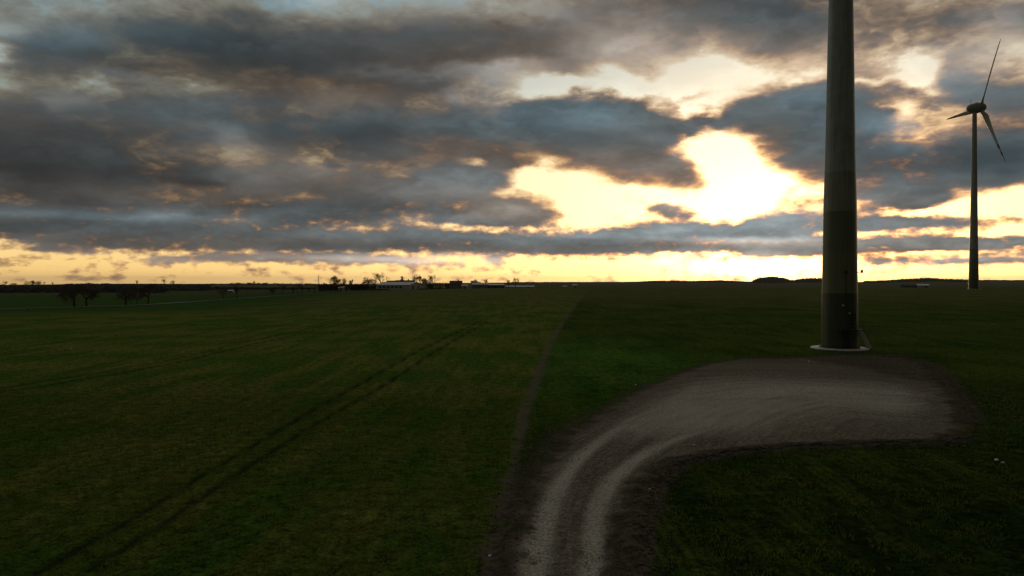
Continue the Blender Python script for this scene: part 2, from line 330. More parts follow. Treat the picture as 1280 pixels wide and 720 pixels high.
class MB:
    def __init__(s): s.v = []; s.f = []
    def add(s, V, F):
        b = len(s.v); s.v += [tuple(p) for p in V]; s.f += [tuple(i + b for i in f) for f in F]; return s
    def box(s, c, d, rz=0.0, M=None):
        x, y, z = (q / 2 for q in d)
        V = [Vector((sx * x, sy * y, sz * z)) for sz in (-1, 1) for sy in (-1, 1) for sx in (-1, 1)]
        Rm = Matrix.Rotation(rz, 3, 'Z'); V = [Rm @ v + Vector(c) for v in V]
        if M: V = [M @ v for v in V]
        return s.add(V, [(0, 2, 3, 1), (4, 5, 7, 6), (0, 1, 5, 4), (2, 6, 7, 3), (0, 4, 6, 2), (1, 3, 7, 5)])
    def tube(s, pts, rad, n=6, cap=True):
        pts = [Vector(p) for p in pts]
        if not isinstance(rad, (list, tuple)): rad = [rad] * len(pts)
        V = []; F = []
        for i, p in enumerate(pts):
            t = (pts[min(i + 1, len(pts) - 1)] - pts[max(i - 1, 0)]).normalized()
            a = t.orthogonal().normalized() if abs(t.z) < .95 else Vector((1, 0, 0))
            a = (a - t * a.dot(t)).normalized(); b = t.cross(a)
            for k in range(n):
                q = 2 * math.pi * k / n; V.append(p + (a * math.cos(q) + b * math.sin(q)) * rad[i])
        for i in range(len(pts) - 1):
            for k in range(n):
                F.append((i * n + k, i * n + (k + 1) % n, (i + 1) * n + (k + 1) % n, (i + 1) * n + k))
        if cap: F.append(tuple(range(n))[::-1]); F.append(tuple((len(pts) - 1) * n + k for k in range(n)))
        return s.add(V, F)
    def lathe(s, prof, n=48, c=(0, 0, 0), closed=False):
        V = []; F = []; m = len(prof)
        for k in range(n):
            q = 2 * math.pi * k / n
            for r, z in prof: V.append((c[0] + r * math.cos(q), c[1] + r * math.sin(q), c[2] + z))
        for k in range(n):
            k2 = (k + 1) % n
            for i in range(m - 1 + (1 if closed else 0)):
                j = (i + 1) % m; F.append((k * m + i, k2 * m + i, k2 * m + j, k * m + j))
        return s.add(V, F)
    def build(s, name, mat, parent=None, smooth=False, bevel=0.0):
        me = bpy.data.meshes.new(name); me.from_pydata(s.v, [], s.f); me.update()
        bm = bmesh.new(); bm.from_mesh(me); bmesh.ops.recalc_face_normals(bm, faces=bm.faces)
        if bevel: bmesh.ops.bevel(bm, geom=bm.edges[:], offset=bevel, segments=1, affect='EDGES')
        bm.to_mesh(me); bm.free()
        if smooth:
            for p in me.polygons: p.use_smooth = True
            me.set_sharp_from_angle(angle=R(35))
        me.materials.append(mat)
        o = bpy.data.objects.new(name, me); COL.objects.link(o)
        if parent: o.parent = parent
        return o

# ------------------------------------------------------------------ materials
def new_mat(name, rough=.8, spec=.3):
    m = bpy.data.materials.new(name); m.use_nodes = True; nt = m.node_tree
    b = nt.nodes['Principled BSDF']; b.inputs['Roughness'].default_value = rough
    b.inputs['Specular IOR Level'].default_value = spec
    X.nt = nt
    return m, nt, b
def attr(name):
    n = X.nt.nodes.new('ShaderNodeAttribute'); n.attribute_name = name; return X(n.outputs['Fac'])
def geo(): return X.nt.nodes.new('ShaderNodeNewGeometry').outputs['Position']
def objco(): return X.nt.nodes.new('ShaderNodeTexCoord').outputs['Object']
def bump(b, h, strength, dist):
    n = X.nt.nodes.new('ShaderNodeBump'); n.inputs['Strength'].default_value = strength; n.inputs['Distance'].default_value = dist
    X.nt.links.new(h.s, n.inputs['Height']); X.nt.links.new(n.outputs[0], b.inputs['Normal'])
def simple(name, c1, c2, scale=1.0, rough=.8, spec=.3, bs=.2, bd=.02, metal=0.0):
    """two tones mottled by noise, a finer noise for relief"""
    m, nt, b = new_mat(name, rough, spec); p = objco()
    f = sstep(noise(p, scale, 5, .6), .3, .7)
    nt.links.new(vmix(f, c1, c2), b.inputs['Base Color'])
    b.inputs['Metallic'].default_value = metal
    if bs: bump(b, noise(p, scale * 6, 4, .6), bs, bd)
    return m

# ------------------------------------------------------------------ terrain
TERR_PX = [-400, 150, 250, 330, 395, 450, 520, 600, 680, 1700]
TERR_Y = [380.0, 374.0, 371.5, 368.5, 366.2, 364.6, 363.2, 361.6, 360.2, 360.2]   # photo row of the field crest 450 m out
HILL_PX = [-600, 0, 60, 120, 200, 300, 400, 520, 700, 800, 850, 900, 1030, 1080, 1130, 1170, 1210, 1280, 1900]
HILL_Y = [357, 357, 356.5, 355.5, 355.5, 355, 356, 355, 353, 353, 352.4, 352.6, 353, 352.5, 350.5, 349.6, 350.6, 351, 352]
def sm(t): t = np.clip(t, 0, 1); return t * t * (3 - 2 * t)
def hnoise(x, y, s, seed):
    """cheap smooth value noise"""
    x = np.asarray(x, float) / s + seed * 17.3; y = np.asarray(y, float) / s + seed * 5.1
    xi = np.floor(x); yi = np.floor(y); fx = sm(x - xi); fy = sm(y - yi)
    def h(a, b):
        q = np.sin(a * 127.1 + b * 311.7 + seed * 74.7) * 43758.5453; return q - np.floor(q)
    return (h(xi, yi) * (1 - fx) + h(xi + 1, yi) * fx) * (1 - fy) + (h(xi, yi + 1) * (1 - fx) + h(xi + 1, yi + 1) * fx) * fy
def zbase(Xw, Y):
    Xw = np.asarray(Xw, float); Y = np.asarray(Y, float)
    px = 640 + FPX * Xw / np.maximum(Y, 30)
    crest = np.maximum(0, CAM_H - (np.interp(px, TERR_PX, TERR_Y) - HORY) * 450 / FPX)
    z = crest * sm((Y - 108) / 342.0) ** 1.15
    z = z * (1 - .75 * sm((Y - 470) / 350.0))
    hill = CAM_H + (HORY - np.interp(px, HILL_PX, HILL_Y)) * 3300 / FPX
    t = sm((Y - 1100) / 2200.0)
    z = z * (1 - t) + hill * t
    z = z - 60 * sm((Y - 3600) / 9000.0)
    z = z + (hnoise(Xw, Y, 70, 1) - .5) * .5 * sm((Y - 130) / 200) + (hnoise(Xw, Y, 400, 2) - .5) * 5 * sm((Y - 1300) / 1500)
    return z
def pix(px, py, zfun=None):
    """world point of the ground under a photo pixel"""
    dx = (px - 640) / FPX; dz = (HORY - py) / FPX
    Y = 20.0
    while Y < 6000:
        if CAM_H + dz * Y <= float(zbase(dx * Y, Y)): break
        Y *= 1.003
    return (dx * Y, Y)
def P3(px, py): x, y = pix(px, py); return Vector((x, y, float(zbase(x, y))))

def crom(pts, n=8, closed=False):
    P = np.array(pts, float); N = len(P); out = []
    for i in range(N if closed else N - 1):
        g = lambda k: P[k % N] if closed else P[min(max(k, 0), N - 1)]
        p0, p1, p2, p3 = g(i - 1), g(i), g(i + 1), g(i + 2)
        for t in np.arange(n) / n:
            out.append(.5 * (2 * p1 + (p2 - p0) * t + (2 * p0 - 5 * p1 + 4 * p2 - p3) * t * t + (3 * p1 - p0 - 3 * p2 + p3) * t ** 3))
    if not closed: out.append(P[-1])
    return np.array(out)
def dline(Xw, Y, pts, closed=False):
    """distance to a polyline"""
    D = np.full(Xw.shape, 1e9); n = len(pts)
    for i in range(n if closed else n - 1):
        a, b = pts[i], pts[(i + 1) % n]; ab = b - a; L = ab @ ab + 1e-9
        t = np.clip(((Xw - a[0]) * ab[0] + (Y - a[1]) * ab[1]) / L, 0, 1)
        D = np.minimum(D, (Xw - a[0] - t * ab[0]) ** 2 + (Y - a[1] - t * ab[1]) ** 2)
    return np.sqrt(D)
def along(Xw, Y, pts):
    """signed offset from a polyline and the length run along it"""
    D = np.full(Xw.shape, 1e9); S = np.zeros(Xw.shape); G = np.zeros(Xw.shape); run = 0.0
    for a, b in zip(pts[:-1], pts[1:]):
        ab = b - a; L = math.hypot(*ab) + 1e-9; u = ab / L
        tt = np.clip((Xw - a[0]) * u[0] + (Y - a[1]) * u[1], 0, L)
        ex, ey = Xw - a[0] - tt * u[0], Y - a[1] - tt * u[1]; d = np.hypot(ex, ey); k = d < D
        D[k] = d[k]; S[k] = (run + tt)[k]; G[k] = np.sign(ex * u[1] - ey * u[0])[k]; run += L
    return D * G, S
def inside(Xw, Y, pts):
    c = np.zeros(Xw.shape, bool); n = len(pts)
    for i in range(n):
        (x1, y1), (x2, y2) = pts[i], pts[(i + 1) % n]
        if y1 == y2: continue
        k = ((y1 > Y) != (y2 > Y)) & (Xw < (x2 - x1) * (Y - y1) / (y2 - y1) + x1); c ^= k
    return c
W = lambda lst: np.array([pix(*p) for p in lst])
def W0(lst): return np.array([((p[0] - 640) / FPX * (10 * FPX / (p[1] - HORY)), 10 * FPX / (p[1] - HORY)) for p in lst])

PAD = crom(np.vstack([W0([(640, 760), (636, 720), (650, 670), (664, 620), (688, 575), (728, 535), (775, 504), (830, 476), (880, 458), (930, 449), (1010, 447), (1075, 443),
                (1125, 448), (1160, 462), (1178, 485), (1196, 520), (1192, 543), (1140, 551), (1060, 553), (970, 558), (880, 566), (826, 580), (796, 605), (778, 640), (768, 680), (764, 720), (764, 760)]),
                np.array([(2.4, 10), (-.3, 10)])]), 6, True)
BERM = crom(W0([(786, 740), (800, 660), (822, 602), (860, 577), (960, 563), (1060, 558), (1150, 556), (1196, 552)]), 6)
BERM2 = crom(W0([(1125, 446), (1165, 462), (1184, 490), (1200, 525)]), 6)
BERM3 = crom(W0([(625, 740), (640, 660), (652, 605), (676, 565), (712, 532)]), 6)
RUTS = [crom(W0(l), 6) for l in (
    [(662, 760), (668, 700), (684, 640), (706, 596), (740, 560), (790, 525), (850, 497), (930, 478)],
    [(738, 760), (740, 700), (748, 640), (764, 604), (800, 572), (850, 548), (920, 530), (1000, 520)])]
LANE = crom(W0([(700, 760), (704, 700), (716, 640), (736, 600), (772, 566), (824, 534), (900, 505), (980, 492), (1060, 494), (1120, 500)]), 6)
STRIP = crom(np.vstack([W0([(604, 800), (614, 700), (634, 620), (648, 560), (655, 520), (672, 470), (690, 425)]), W([(706, 400), (720, 380), (735, 363)])]), 6)
TRAMS = [crom(np.vstack([W0(a), W(b)]), 6) for a, b in (
    ([(40, 720), (180, 640), (330, 548), (450, 480)], [(540, 430), (600, 402)]),
    ([(110, 715), (215, 648), (365, 548), (482, 480)], [(556, 432), (609, 402)]),
    ([(-60, 497), (0, 485), (200, 452), (330, 423)], [(430, 401)]),
    ([(-60, 504), (0, 491), (206, 456), (336, 426)], [(434, 403)]),
    ([(-80, 452), (0, 438), (140, 420)], [(255, 405)]),)]
TRAMSR = [crom(W0(l), 6) for l in ([(990, 568), (1050, 640), (1110, 722)], [(1042, 580), (1120, 650), (1205, 725)])]

def masks(Xw, Y):
    near = (Y < 140) & (Xw > -30) & (Xw < 90)
    A = {k: np.full(Xw.shape, v, np.float32) for k, v in (('pad', 30.), ('wear', 0.), ('berm', 0.), ('strip', 30.), ('side', 0.), ('tram', 0.), ('off', 0.), ('run', 0.))}
    x, y = Xw[near], Y[near]
    d = dline(x, y, PAD, True); d = np.where(inside(x, y, PAD), -d, d); A['pad'][near] = np.minimum(d, 30)
    w = np.zeros(x.shape)
    for l in RUTS: w = np.maximum(w, np.exp(-(dline(x, y, l) / .55) ** 2) * np.clip(1.15 - (y - 30) / 45, .0, 1))
    w = np.maximum(w, .85 * np.exp(-(dline(x, y, LANE) / 10.5) ** 2) * sm((y - 38) / 14) * sm(-d / 5.0 + .1))
    w = w - .95 * sm((x - 36) / 9) * sm((y - 48) / 6) - .5 * np.exp(-((y - 92) / 5) ** 2)
    A['wear'][near] = w
    A['off'][near], A['run'][near] = along(x, y, LANE)
    b = np.exp(-(dline(x, y, BERM) / .85) ** 2)
    b = np.maximum(b, .9 * np.exp(-(dline(x, y, BERM2) / 1.9) ** 2)); b = np.maximum(b, .5 * np.exp(-(dline(x, y, BERM3) / .7) ** 2))
    A['berm'][near] = b
    m = (Y < 520) & (np.abs(Xw) < 120)
    x, y = Xw[m], Y[m]
    A['strip'][m] = np.minimum(dline(x, y, STRIP) * (1 + .55 * sm((70 - y) / 35)), 30)
    xs = np.interp(Y, STRIP[:, 1], STRIP[:, 0]); A['side'] = np.clip(Xw - xs, -30, 30)
    t = np.zeros(Xw.shape); m = (Y < 230) & (Xw < 0) & (Xw > -130)
    for l in TRAMS: t[m] = np.maximum(t[m], np.exp(-(dline(Xw[m], Y[m], l) / .25) ** 2))
    m = (Y < 60) & (Xw > 0) & (Xw < 40)
    for l in TRAMSR: t[m] = np.maximum(t[m], .45 * np.exp(-(dline(Xw[m], Y[m], l) / .3) ** 2))
    A['tram'] = t
    return A
def zfull(Xw, Y, A):
    z = zbase(Xw, Y)
    z = z + A['berm'] * (.16 + .22 * (hnoise(Xw, Y, .8, 3) - .3)) * (Y < 140)
    z = z - .05 * A['tram'] - .05 * A['wear'] * (A['pad'] < 0) * (Y < 60)
    z = z - .10 * np.exp(-(A['strip'] / .5) ** 2)
    nz = (hnoise(Xw, Y, 1.6, 4) - .5) * .07 + (hnoise(Xw, Y, 6, 5) - .5) * .10
    return z + nz * (Y < 200) * np.where(A['pad'] < 0, .5, 1)

# ------------------------------------------------------------------ ground
def ground_material():
    m, nt, b = new_mat('ground', 1.0, .0)
    p = geo(); px, py, pz = sep(p)
    pad, wear, berm, strip, side, tram = (attr(k) for k in ('pad', 'wear', 'berm', 'strip', 'side', 'tram'))
    off, run = attr('off'), attr('run')
    na = noise(vec(off * 1.5, run * .07, 0), 1.0, 5, .6); nb2 = noise(vec(off * 5.0, run * .3, 3.0), 1.0, 5, .65)
    nf = noise(p, 3.0, 5, .65); nm = noise(p, .55, 5, .6); nl = noise(p, .06, 4, .55); nvf = noise(p, 14, 3, .6)
    # long smears along the drilling direction
    ps = vec(px * 1.0, py * .16, 0); ns = noise(ps, .35, 4, .55); nrow = noise(vec(px * 1.0, py * .05, 0), 1.3, 3, .5)
    right = sstep(side + (nm - .5) * 1.5, -.4, .4)
    # sparse young crop over soil
    gl = vmix(sstep(nl * .5 + ns * .5, .42, .58), (.046, .096, .012), (.124, .124, .026))
    gr = vmix(sstep(nl * .5 + ns * .5, .36, .66), (.017, .044, .006), (.060, .082, .012))
    crop = vmix(right, gl, gr)
    crop = vmix(sstep(nvf * .5 + nf * .5, .46, .66) * .6, crop, (.050, .048, .016))
    crop = vmix(sstep(nrow, .4, .7) * .32, crop, (.060, .052, .018))
    lp = sstep(py, 44, 60) * sstep(py, 150, 95) * sstep(px + (nl - .5) * 14, 34, 14)
    crop = vmix(lp * right * sstep(nm * .5 + nl * .5, .35, .6) * .85, crop, vmix(sstep(nf * .5 + ns * .5, .4, .6), (.034, .110, .012), (.070, .125, .020)))
    crop = vmix(sstep(py + px * -.3, 42, 26) * right * sstep(ns * .6 + nm * .4, .62, .42) * .75, crop, (.012, .024, .006))  # lens darkening of the near right corner, painted into the crop colour
    # distant ground: brown plough and pale strips, banded with distance
    bands = noise(vec(px * .0012, py * .012, 0), 1.0, 3, .5)
    far = vmix(sstep(bands, .45, .55), (.060, .078, .018), (.095, .072, .042))
    crop = vmix(sstep(py + (nl - .5) * 120, 190, 330) * .6, crop, (.105, .092, .034))
    gain = sstep(py, 50, 85, 1.0, 1.3); crop = vm('MULTIPLY', crop, vec(gain * .95, gain, gain * .9))
    # mottled canopy: bright leaf tips and shadowed gaps painted into the colour, fading out with scale
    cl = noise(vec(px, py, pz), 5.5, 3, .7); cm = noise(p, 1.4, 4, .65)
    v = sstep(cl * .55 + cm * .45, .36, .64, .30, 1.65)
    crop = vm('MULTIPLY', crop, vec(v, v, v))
    drill = X._m('SINE', px * 12.0 + (nm - .5) * 3.0) * sstep(py, 52, 26) * right * sstep(nl + ns, .85, 1.15) * .3 + .95
    crop = vm('MULTIPLY', crop, vec(drill, drill, drill))
    lush = sstep(py + px * -.35 + (nl - .5) * 90, 250, 300) * (1.0 - right) * sstep(px + (nl - .5) * 60, -55, -130)
    crop = vmix(lush * .8, crop, (.026, .075, .012))
    crop = vmix(sstep(py, 430, 700), crop, far)
    # bare strip between the fields
    sm_ = sstep(strip + (nf - .5) * 1.6 + (nm - .5) * 2.5, .80, .10)
    crop = vmix(sm_ * .85, crop, vmix(nf, (.070, .054, .038), (.185, .155, .11)))
    crop = vmix(tram * .85, crop, (.012, .014, .007))
    # disturbed soil round the hardstanding
    soil = vmix(sstep(nf, .35, .65), (.042, .034, .025), (.120, .095, .070))
    edge = sstep(pad + (nm - .5) * 4.2 + (nf - .5) * 2.2, 1.9, -.1)
    col = vmix((edge * .85).max(sstep(berm + (nm - .5) * .8 + (nf - .5) * .5, .3, .7) * .95), crop, soil)
    # packed gravel
    dirt = vmix(sstep(nf * .6 + nvf * .4, .35, .65), (.130, .107, .080), (.225, .193, .150))
    pale = vmix(nf, (.31, .272, .22), (.46, .41, .34))
    wr = sstep(wear + (na - .5) * .9 + (nb2 - .5) * .6 + (nm - .5) * .7 + (nf - .5) * .5, .08, 1.0)
    dirt = vmix(sstep(nb2, .42, .66) * .6, dirt, (.085, .068, .054))
    dirt = vmix(sstep(wear * -1.0 + (nm - .5) * .9 + (nf - .5) * .5, .1, .7) * .85, dirt, soil)
    dirt = vmix(wr, dirt, pale)
    peb = noise(p, 8.5, 2, .6); pv = sstep(peb, .3, .7, .62, 1.35)
    dirt = vm('MULTIPLY', dirt, vec(pv, pv, pv))
    damp = sstep(noise(vec(off * .35, run * .12, 0), 1.0, 4, .6) * .6 + nm * .4, .42, .66)
    dirt = vmix(damp * .5, dirt, vm('MULTIPLY', dirt, (.60, .56, .52)))
    inn = sstep(pad + (nm - .5) * 3.6 + (nf - .5) * 2.4 + (nvf - .5) * 1.2, .6, -.6)
    col = vmix(inn, col, dirt)
    st = sstep(noise(p, 9.0, 1, .5), .74, .78) * sstep(pad, 2.5, .5)
    col = vmix(st * .6, col, (.36, .34, .31))
    nt.links.new(col, b.inputs['Base Color'])
    h = nf * .6 + nvf * .35 + nm * .8
    bump(b, h * (1.0 - inn * .65) + nb2 * inn * .4, 1.0, .2)
    return m
gm = ground_material()
def gen_ground():
    rows = np.concatenate([np.linspace(-260, 12, 24), np.arange(13, 112, .34), 112 * 1.0135 ** np.arange(0, 372)])
    t = np.linspace(-1, 1, 760); u = 2.6 * np.sign(t) * (np.abs(t) * .55 + .45 * np.abs(t) ** 3.2)
    Yg, Ug = np.meshgrid(rows, u, indexing='ij')
    Xg = Ug * (np.maximum(Yg, 12) + 60) + .12 * Yg.clip(0, 300)
    A = masks(Xg, Yg); Z = zfull(Xg, Yg, A)
    n, m = Yg.shape; idx = np.arange(n * m).reshape(n, m)
    F = np.stack([idx[:-1, :-1], idx[:-1, 1:], idx[1:, 1:], idx[1:, :-1]], -1).reshape(-1, 4)
    o = npmesh('ground', np.stack([Xg, Yg, Z], -1).reshape(-1, 3), F, gm, smooth=True, attrs={k: v.ravel() for k, v in A.items()})
    tag(o, kind='structure')
    # the hardstanding and its approach as their own finer sheet
    x = np.arange(-4, 66, .24); y = np.arange(14, 100, .24)
    Yg, Xg = np.meshgrid(y, x, indexing='ij'); A = masks(Xg, Yg); Z = zfull(Xg, Yg, A) + .035
    keep = A['pad'] < 1.2
    n, m = Yg.shape; idx = np.arange(n * m).reshape(n, m)
    F = np.stack([idx[:-1, :-1], idx[:-1, 1:], idx[1:, 1:], idx[1:, :-1]], -1).reshape(-1, 4)
    F = F[keep.ravel()[F].all(1)]
    used = np.unique(F); re = np.zeros(n * m, int); re[used] = np.arange(len(used))
    V = np.stack([Xg, Yg, Z], -1).reshape(-1, 3)[used]
    o = npmesh('dirt_track', V, re[F], gm, smooth=True, attrs={k: v.ravel()[used] for k, v in A.items()})
    tag(o, kind='structure')
gen_ground()

# country road along the far edge of the left field
def ribbon(name, pts, w, mat, dz):
    P = crom(pts, 10); T = np.gradient(P, axis=0); T /= np.linalg.norm(T, axis=1)[:, None] + 1e-9
    Nn = np.stack([-T[:, 1], T[:, 0]], 1); a = P + Nn * w / 2; c = P - Nn * w / 2
    V = np.vstack([np.column_stack([q, zbase(q[:, 0], q[:, 1]) + dz]) for q in (a, c)]); n = len(P)
    F = np.array([(i, i + 1, n + i + 1, n + i) for i in range(n - 1)])
    return npmesh(name, V, F, mat)
asph = simple('old_asphalt', (.075, .072, .068), (.11, .105, .10), .3, .9)
road = ribbon('road', W([(-120, 391), (20, 386.3), (100, 384.2), (180, 381.6), (250, 377.2), (300, 373.6), (345, 370.2), (395, 367.0)]), 6.0, asph, .25)
tag(road, kind='structure')

# ------------------------------------------------------------------ crop and clods
def leaf_mat(name, a, b2, scale=.4):
    m, nt, b = new_mat(name, .8, .05); p = geo(); c = vmix(sstep(noise(p, scale, 4, .6), .35, .65), a, b2)
    nt.links.new(c, b.inputs['Base Color'])
    t = nt.nodes.new('ShaderNodeBsdfTranslucent'); nt.links.new(c, t.inputs[0])
    mx = nt.nodes.new('ShaderNodeMixShader'); mx.inputs[0].default_value = .4
    nt.links.new(b.outputs[0], mx.inputs[1]); nt.links.new(t.outputs[0], mx.inputs[2]); nt.links.new(mx.outputs[0], nt.nodes['Material Output'].inputs[0])
    return m
def gen_crop():
    rng = np.random.default_rng(5)
    out = []
    for (y0, y1, dens, h, w) in ((22.5, 36, 46, .12, .018), (36, 62, 17, .14, .032), (62, 100, 3.0 , .13, .05)):
        area = .5 * 1.62 * (y1 ** 2 - y0 ** 2); n = int(area * dens)
        y = np.sqrt(rng.uniform(y0 ** 2, y1 ** 2, n)); x = rng.uniform(-.81, .81, n) * y
        x = np.round(x / .125) * .125 + rng.normal(0, .02, n)
        A = masks(x, y)
        keepp = hnoise(x, y, 1.1, 8) * .6 + hnoise(x, y, .35, 9) * .4
        fade = np.clip((100 - y) / 45, 0, 1); k = (rng.random(n) < fade) & ((A['pad'] > .5 + keepp * 1.5) | ((A['pad'] > -1.6) & (hnoise(x, y, .7, 21) > .80))) & (A['berm'] < .35) & (A['strip'] > .5 + .5 * keepp) & (A['tram'] < .3) & (keepp > .36 + .17 * ((x > 6) & (y < 50)))
        x, y = x[k], y[k]; z = zfull(x, y, {q: v[k] for q, v in A.items()}); n = len(x)
        for j in range(2):
            a = rng.uniform(0, 2 * np.pi, n); l = h * rng.uniform(.6, 1.3, n); ln = rng.uniform(.2, .9, n) * l
            dx, dy = np.cos(a), np.sin(a); ww = w * rng.uniform(.7, 1.3, n)
            b0 = np.stack([x - dy * ww, y + dx * ww, z - .01], 1); b1 = np.stack([x + dy * ww, y - dx * ww, z - .01], 1)
            t = np.stack([x + dx * ln, y + dy * ln, z + l], 1)
            out.append(np.stack([b0, b1, t], 1))
    T = np.concatenate(out); V = T.reshape(-1, 3); F = np.arange(len(V)).reshape(-1, 3)
    o = npmesh('grass', V, F, leaf_mat('crop_leaf', (.055, .125, .010), (.150, .165, .028)))
    tag(o, 'short young green crop covering the fields either side of the bare strip', 'crop', kind='stuff')
gen_crop()
def gen_clods():
    rng = np.random.default_rng(11); n = 9000
    src = [(BERM, 1.2, 4500), (BERM2, 2.4, 2600), (BERM3, 1.0, 1500)]
    Vs, Fs = [], []; base = 0
    ico = np.array([(0, 0, 1), (.9, 0, .3), (.28, .85, .3), (-.72, .53, .3), (-.72, -.53, .3), (.28, -.85, .3), (0, 0, -.6)])
    tri = np.array([(0, 1, 2), (0, 2, 3), (0, 3, 4), (0, 4, 5), (0, 5, 1), (6, 2, 1), (6, 3, 2), (6, 4, 3), (6, 5, 4), (6, 1, 5)])
    for line, w, cnt in src:
        i = rng.integers(0, len(line) - 1, cnt); t = rng.random(cnt)[:, None]
        p = line[i] * (1 - t) + line[i + 1] * t + rng.normal(0, w * .6, (cnt, 2))
        A = masks(p[:, 0], p[:, 1]); k = (p[:, 1] > 20) & (A['pad'] > -.25); p = p[k]; z = zfull(p[:, 0], p[:, 1], {q: v[k] for q, v in A.items()})
        s = .02 + .07 * rng.random(len(p)) ** 4
        V = ico[None] * s[:, None, None] * rng.uniform(.6, 1.3, (len(p), 7, 3)) + np.column_stack([p, z + s * .3])[:, None]
        Vs.append(V.reshape(-1, 3)); Fs.append((tri[None] + (np.arange(len(p)) * 7)[:, None, None] + base).reshape(-1, 3)); base += len(p) * 7
    o = npmesh('soil_clods', np.vstack(Vs), np.vstack(Fs), simple('clod', (.060, .048, .036), (.14, .115, .09), 1.3, .95, .1, 0))
    tag(o, 'dark crumbled soil clods heaped along the edges of the gravel turning area', 'soil', kind='stuff')
gen_clods()
stone_m = simple('pale_stone', (.45, .43, .40), (.62, .60, .56), 8, .8, .3, .3, .02)
def stone(px, py, s, label):
    x, y = W0([(px, py)])[0]; rng = random.Random(px)
    me = bpy.data.meshes.new('stone'); bm = bmesh.new(); bmesh.ops.create_icosphere(bm, subdivisions=2, radius=s * .7)
    for v in bm.verts:
        k = 1 + .28 * math.sin(v.co.x * 3.1 / s + px) * math.cos(v.co.y * 2.3 / s + py); v.co *= k; v.co.z *= .55; v.co.x *= 1.3
    bm.to_mesh(me); bm.free(); me.materials.append(stone_m)
    A = masks(np.array([x]), np.array([y]))
    o = bpy.data.objects.new('stone', me); COL.objects.link(o); o.location = (x, y, float(zfull(np.array([x]), np.array([y]), A)[0]) + s * .3)
    o.rotation_euler[2] = rng.uniform(0, 6); tag(o, label, 'stone', 'pale stones lying in the fields')
for a in ((1247, 577, .17, 'pale stone lying alone in the dark field right of the turning area'),
          (1255, 580, .12, 'smallest pale stone at the far right, just beyond the lone pale stone'),
          (1012, 452, .16, 'pale stone just in front of the concrete ring of the near turbine'),
          (868, 557, .13, 'pale stone on the soil rim where the track bends'),
          (795, 481, .15, 'pale stone in the grass left of the turning area'),
          (813, 618, .09, 'pale stone at the right edge of the rutted track'),
          (612, 697, .10, 'pale stone on the bare strip at the bottom of the picture'),
          (88, 437, .25, 'pale stone in the far left part of the field')): stone(*a)
# ------------------------------------------------------------------ wind turbines
def tower_material(name, rings):
    """off-white tower paint with green rings that fade upward; weather streaks"""
    m, nt, b = new_mat(name, .42, .45); p = objco(); x, y, z = sep(p)
    ramp = nt.nodes.new('ShaderNodeValToRGB'); cr = ramp.color_ramp; cr.interpolation = 'CONSTANT'
    nt.links.new((z / 40.0).s, ramp.inputs[0])
    while len(cr.elements) < len(rings): cr.elements.new(.5)
    for e, (h, c) in zip(cr.elements, rings): e.position = h / 40; e.color = (*c, 1)
    stv = noise(vec(x * 3.0, y * 3.0, z * .12), 1.0, 5, .6); blot = noise(p, .5, 5, .6)
    f = sstep(stv * .6 + blot * .4, .40, .62) * .38
    col = vmix(f, ramp.outputs[0], (.09, .09, .075))
    nt.links.new(col, b.inputs['Base Color'])
    seam = X._m('PINGPONG', z, 1.9); w = sstep(seam, .03, .0) * -1.0 + noise(p, 1.2, 3) * .1
    bump(b, w, .35, .03)
    return m
RINGS = [(0, (.035, .062, .030)), (8.2, (.155, .185, .10)), (14.2, (.125, .160, .095)), (20.3, (.24, .28, .25)), (26, (.31, .355, .365))]
tm_near = tower_material('green_ringed_paint', RINGS)
tm_far = tower_material('far_tower_paint', [(0, (.04, .07, .035)), (6, (.075, .11, .06)), (12, (.13, .17, .11)), (18, (.2, .24, .18)), (24, (.32, .34, .32))])
steel = simple('galvanised_steel', (.16, .165, .17), (.24, .245, .25), 6, .45, .5, .1, .005, .6)
dark_rail = simple('weathered_rail_steel', (.07, .075, .075), (.11, .115, .115), 4, .5, .4)
dark_steel = simple('dark_painted_steel', (.02, .022, .02), (.035, .038, .035), 3, .55, .4)
concrete = simple('foundation_concrete', (.42, .42, .40), (.60, .60, .57), 1.4, .85, .2, .3, .02)
white_gel = simple('blade_gelcoat', (.20, .21, .20), (.25, .26, .25), .3, .6, .4, .05, .01)
lamp_glass = simple('lamp_glass', (.75, .75, .72), (.85, .85, .82), 9, .15, .6, 0)
door_m = simple('tower_door_paint', (.020, .034, .018), (.030, .048, .025), 2, .5, .4)

TX, TY = (1049.6 - 640) / FPX * 104.5, 104.5
tz = float(zbase(TX, TY))
TB = empty('wind_turbine', (TX, TY, tz)); tag(TB, 'huge near turbine tower with green rings at its foot beside the gravel area', 'wind turbine')
PROF = [(2.52, .25), (2.50, 1), (2.46, 8.2), (2.41, 10), (2.27, 21), (2.10, 28), (1.93, 36.5), (1.66, 52), (1.40, 72), (1.20, 96)]
def radius(z): return float(np.interp(z, [p[1] for p in PROF], [p[0] for p in PROF]))
zz = np.linspace(.25, 96, 70)
mb = MB(); mb.lathe([(radius(z), z) for z in zz], 96); mb.build('tower', tm_near, TB, True)
mb = MB(); mb.lathe([(2.3, -.3), (3.92, -.3), (4.0, .14), (3.93, .22), (2.3, .27)], 72, closed=True); mb.build('foundation_ring', concrete, TB, True)
mb = MB(); mb.lathe([(2.50, .30), (2.80, .30), (2.80, .42), (2.50, .42)], 64, closed=True)
for k in range(40):
    q = k * math.pi / 20; mb.box((2.68 * math.cos(q), 2.68 * math.sin(q), .46), (.07, .07, .10), q)
mb.build('base_flange', dark_steel, TB)
cam_a = math.atan2(-TY, -TX)                       # direction from the tower to the viewer
def ang(deg): return cam_a + R(deg)                # positive = towards the right as seen
def on(a, r, z): return Vector((math.cos(a) * r, math.sin(a) * r, z))
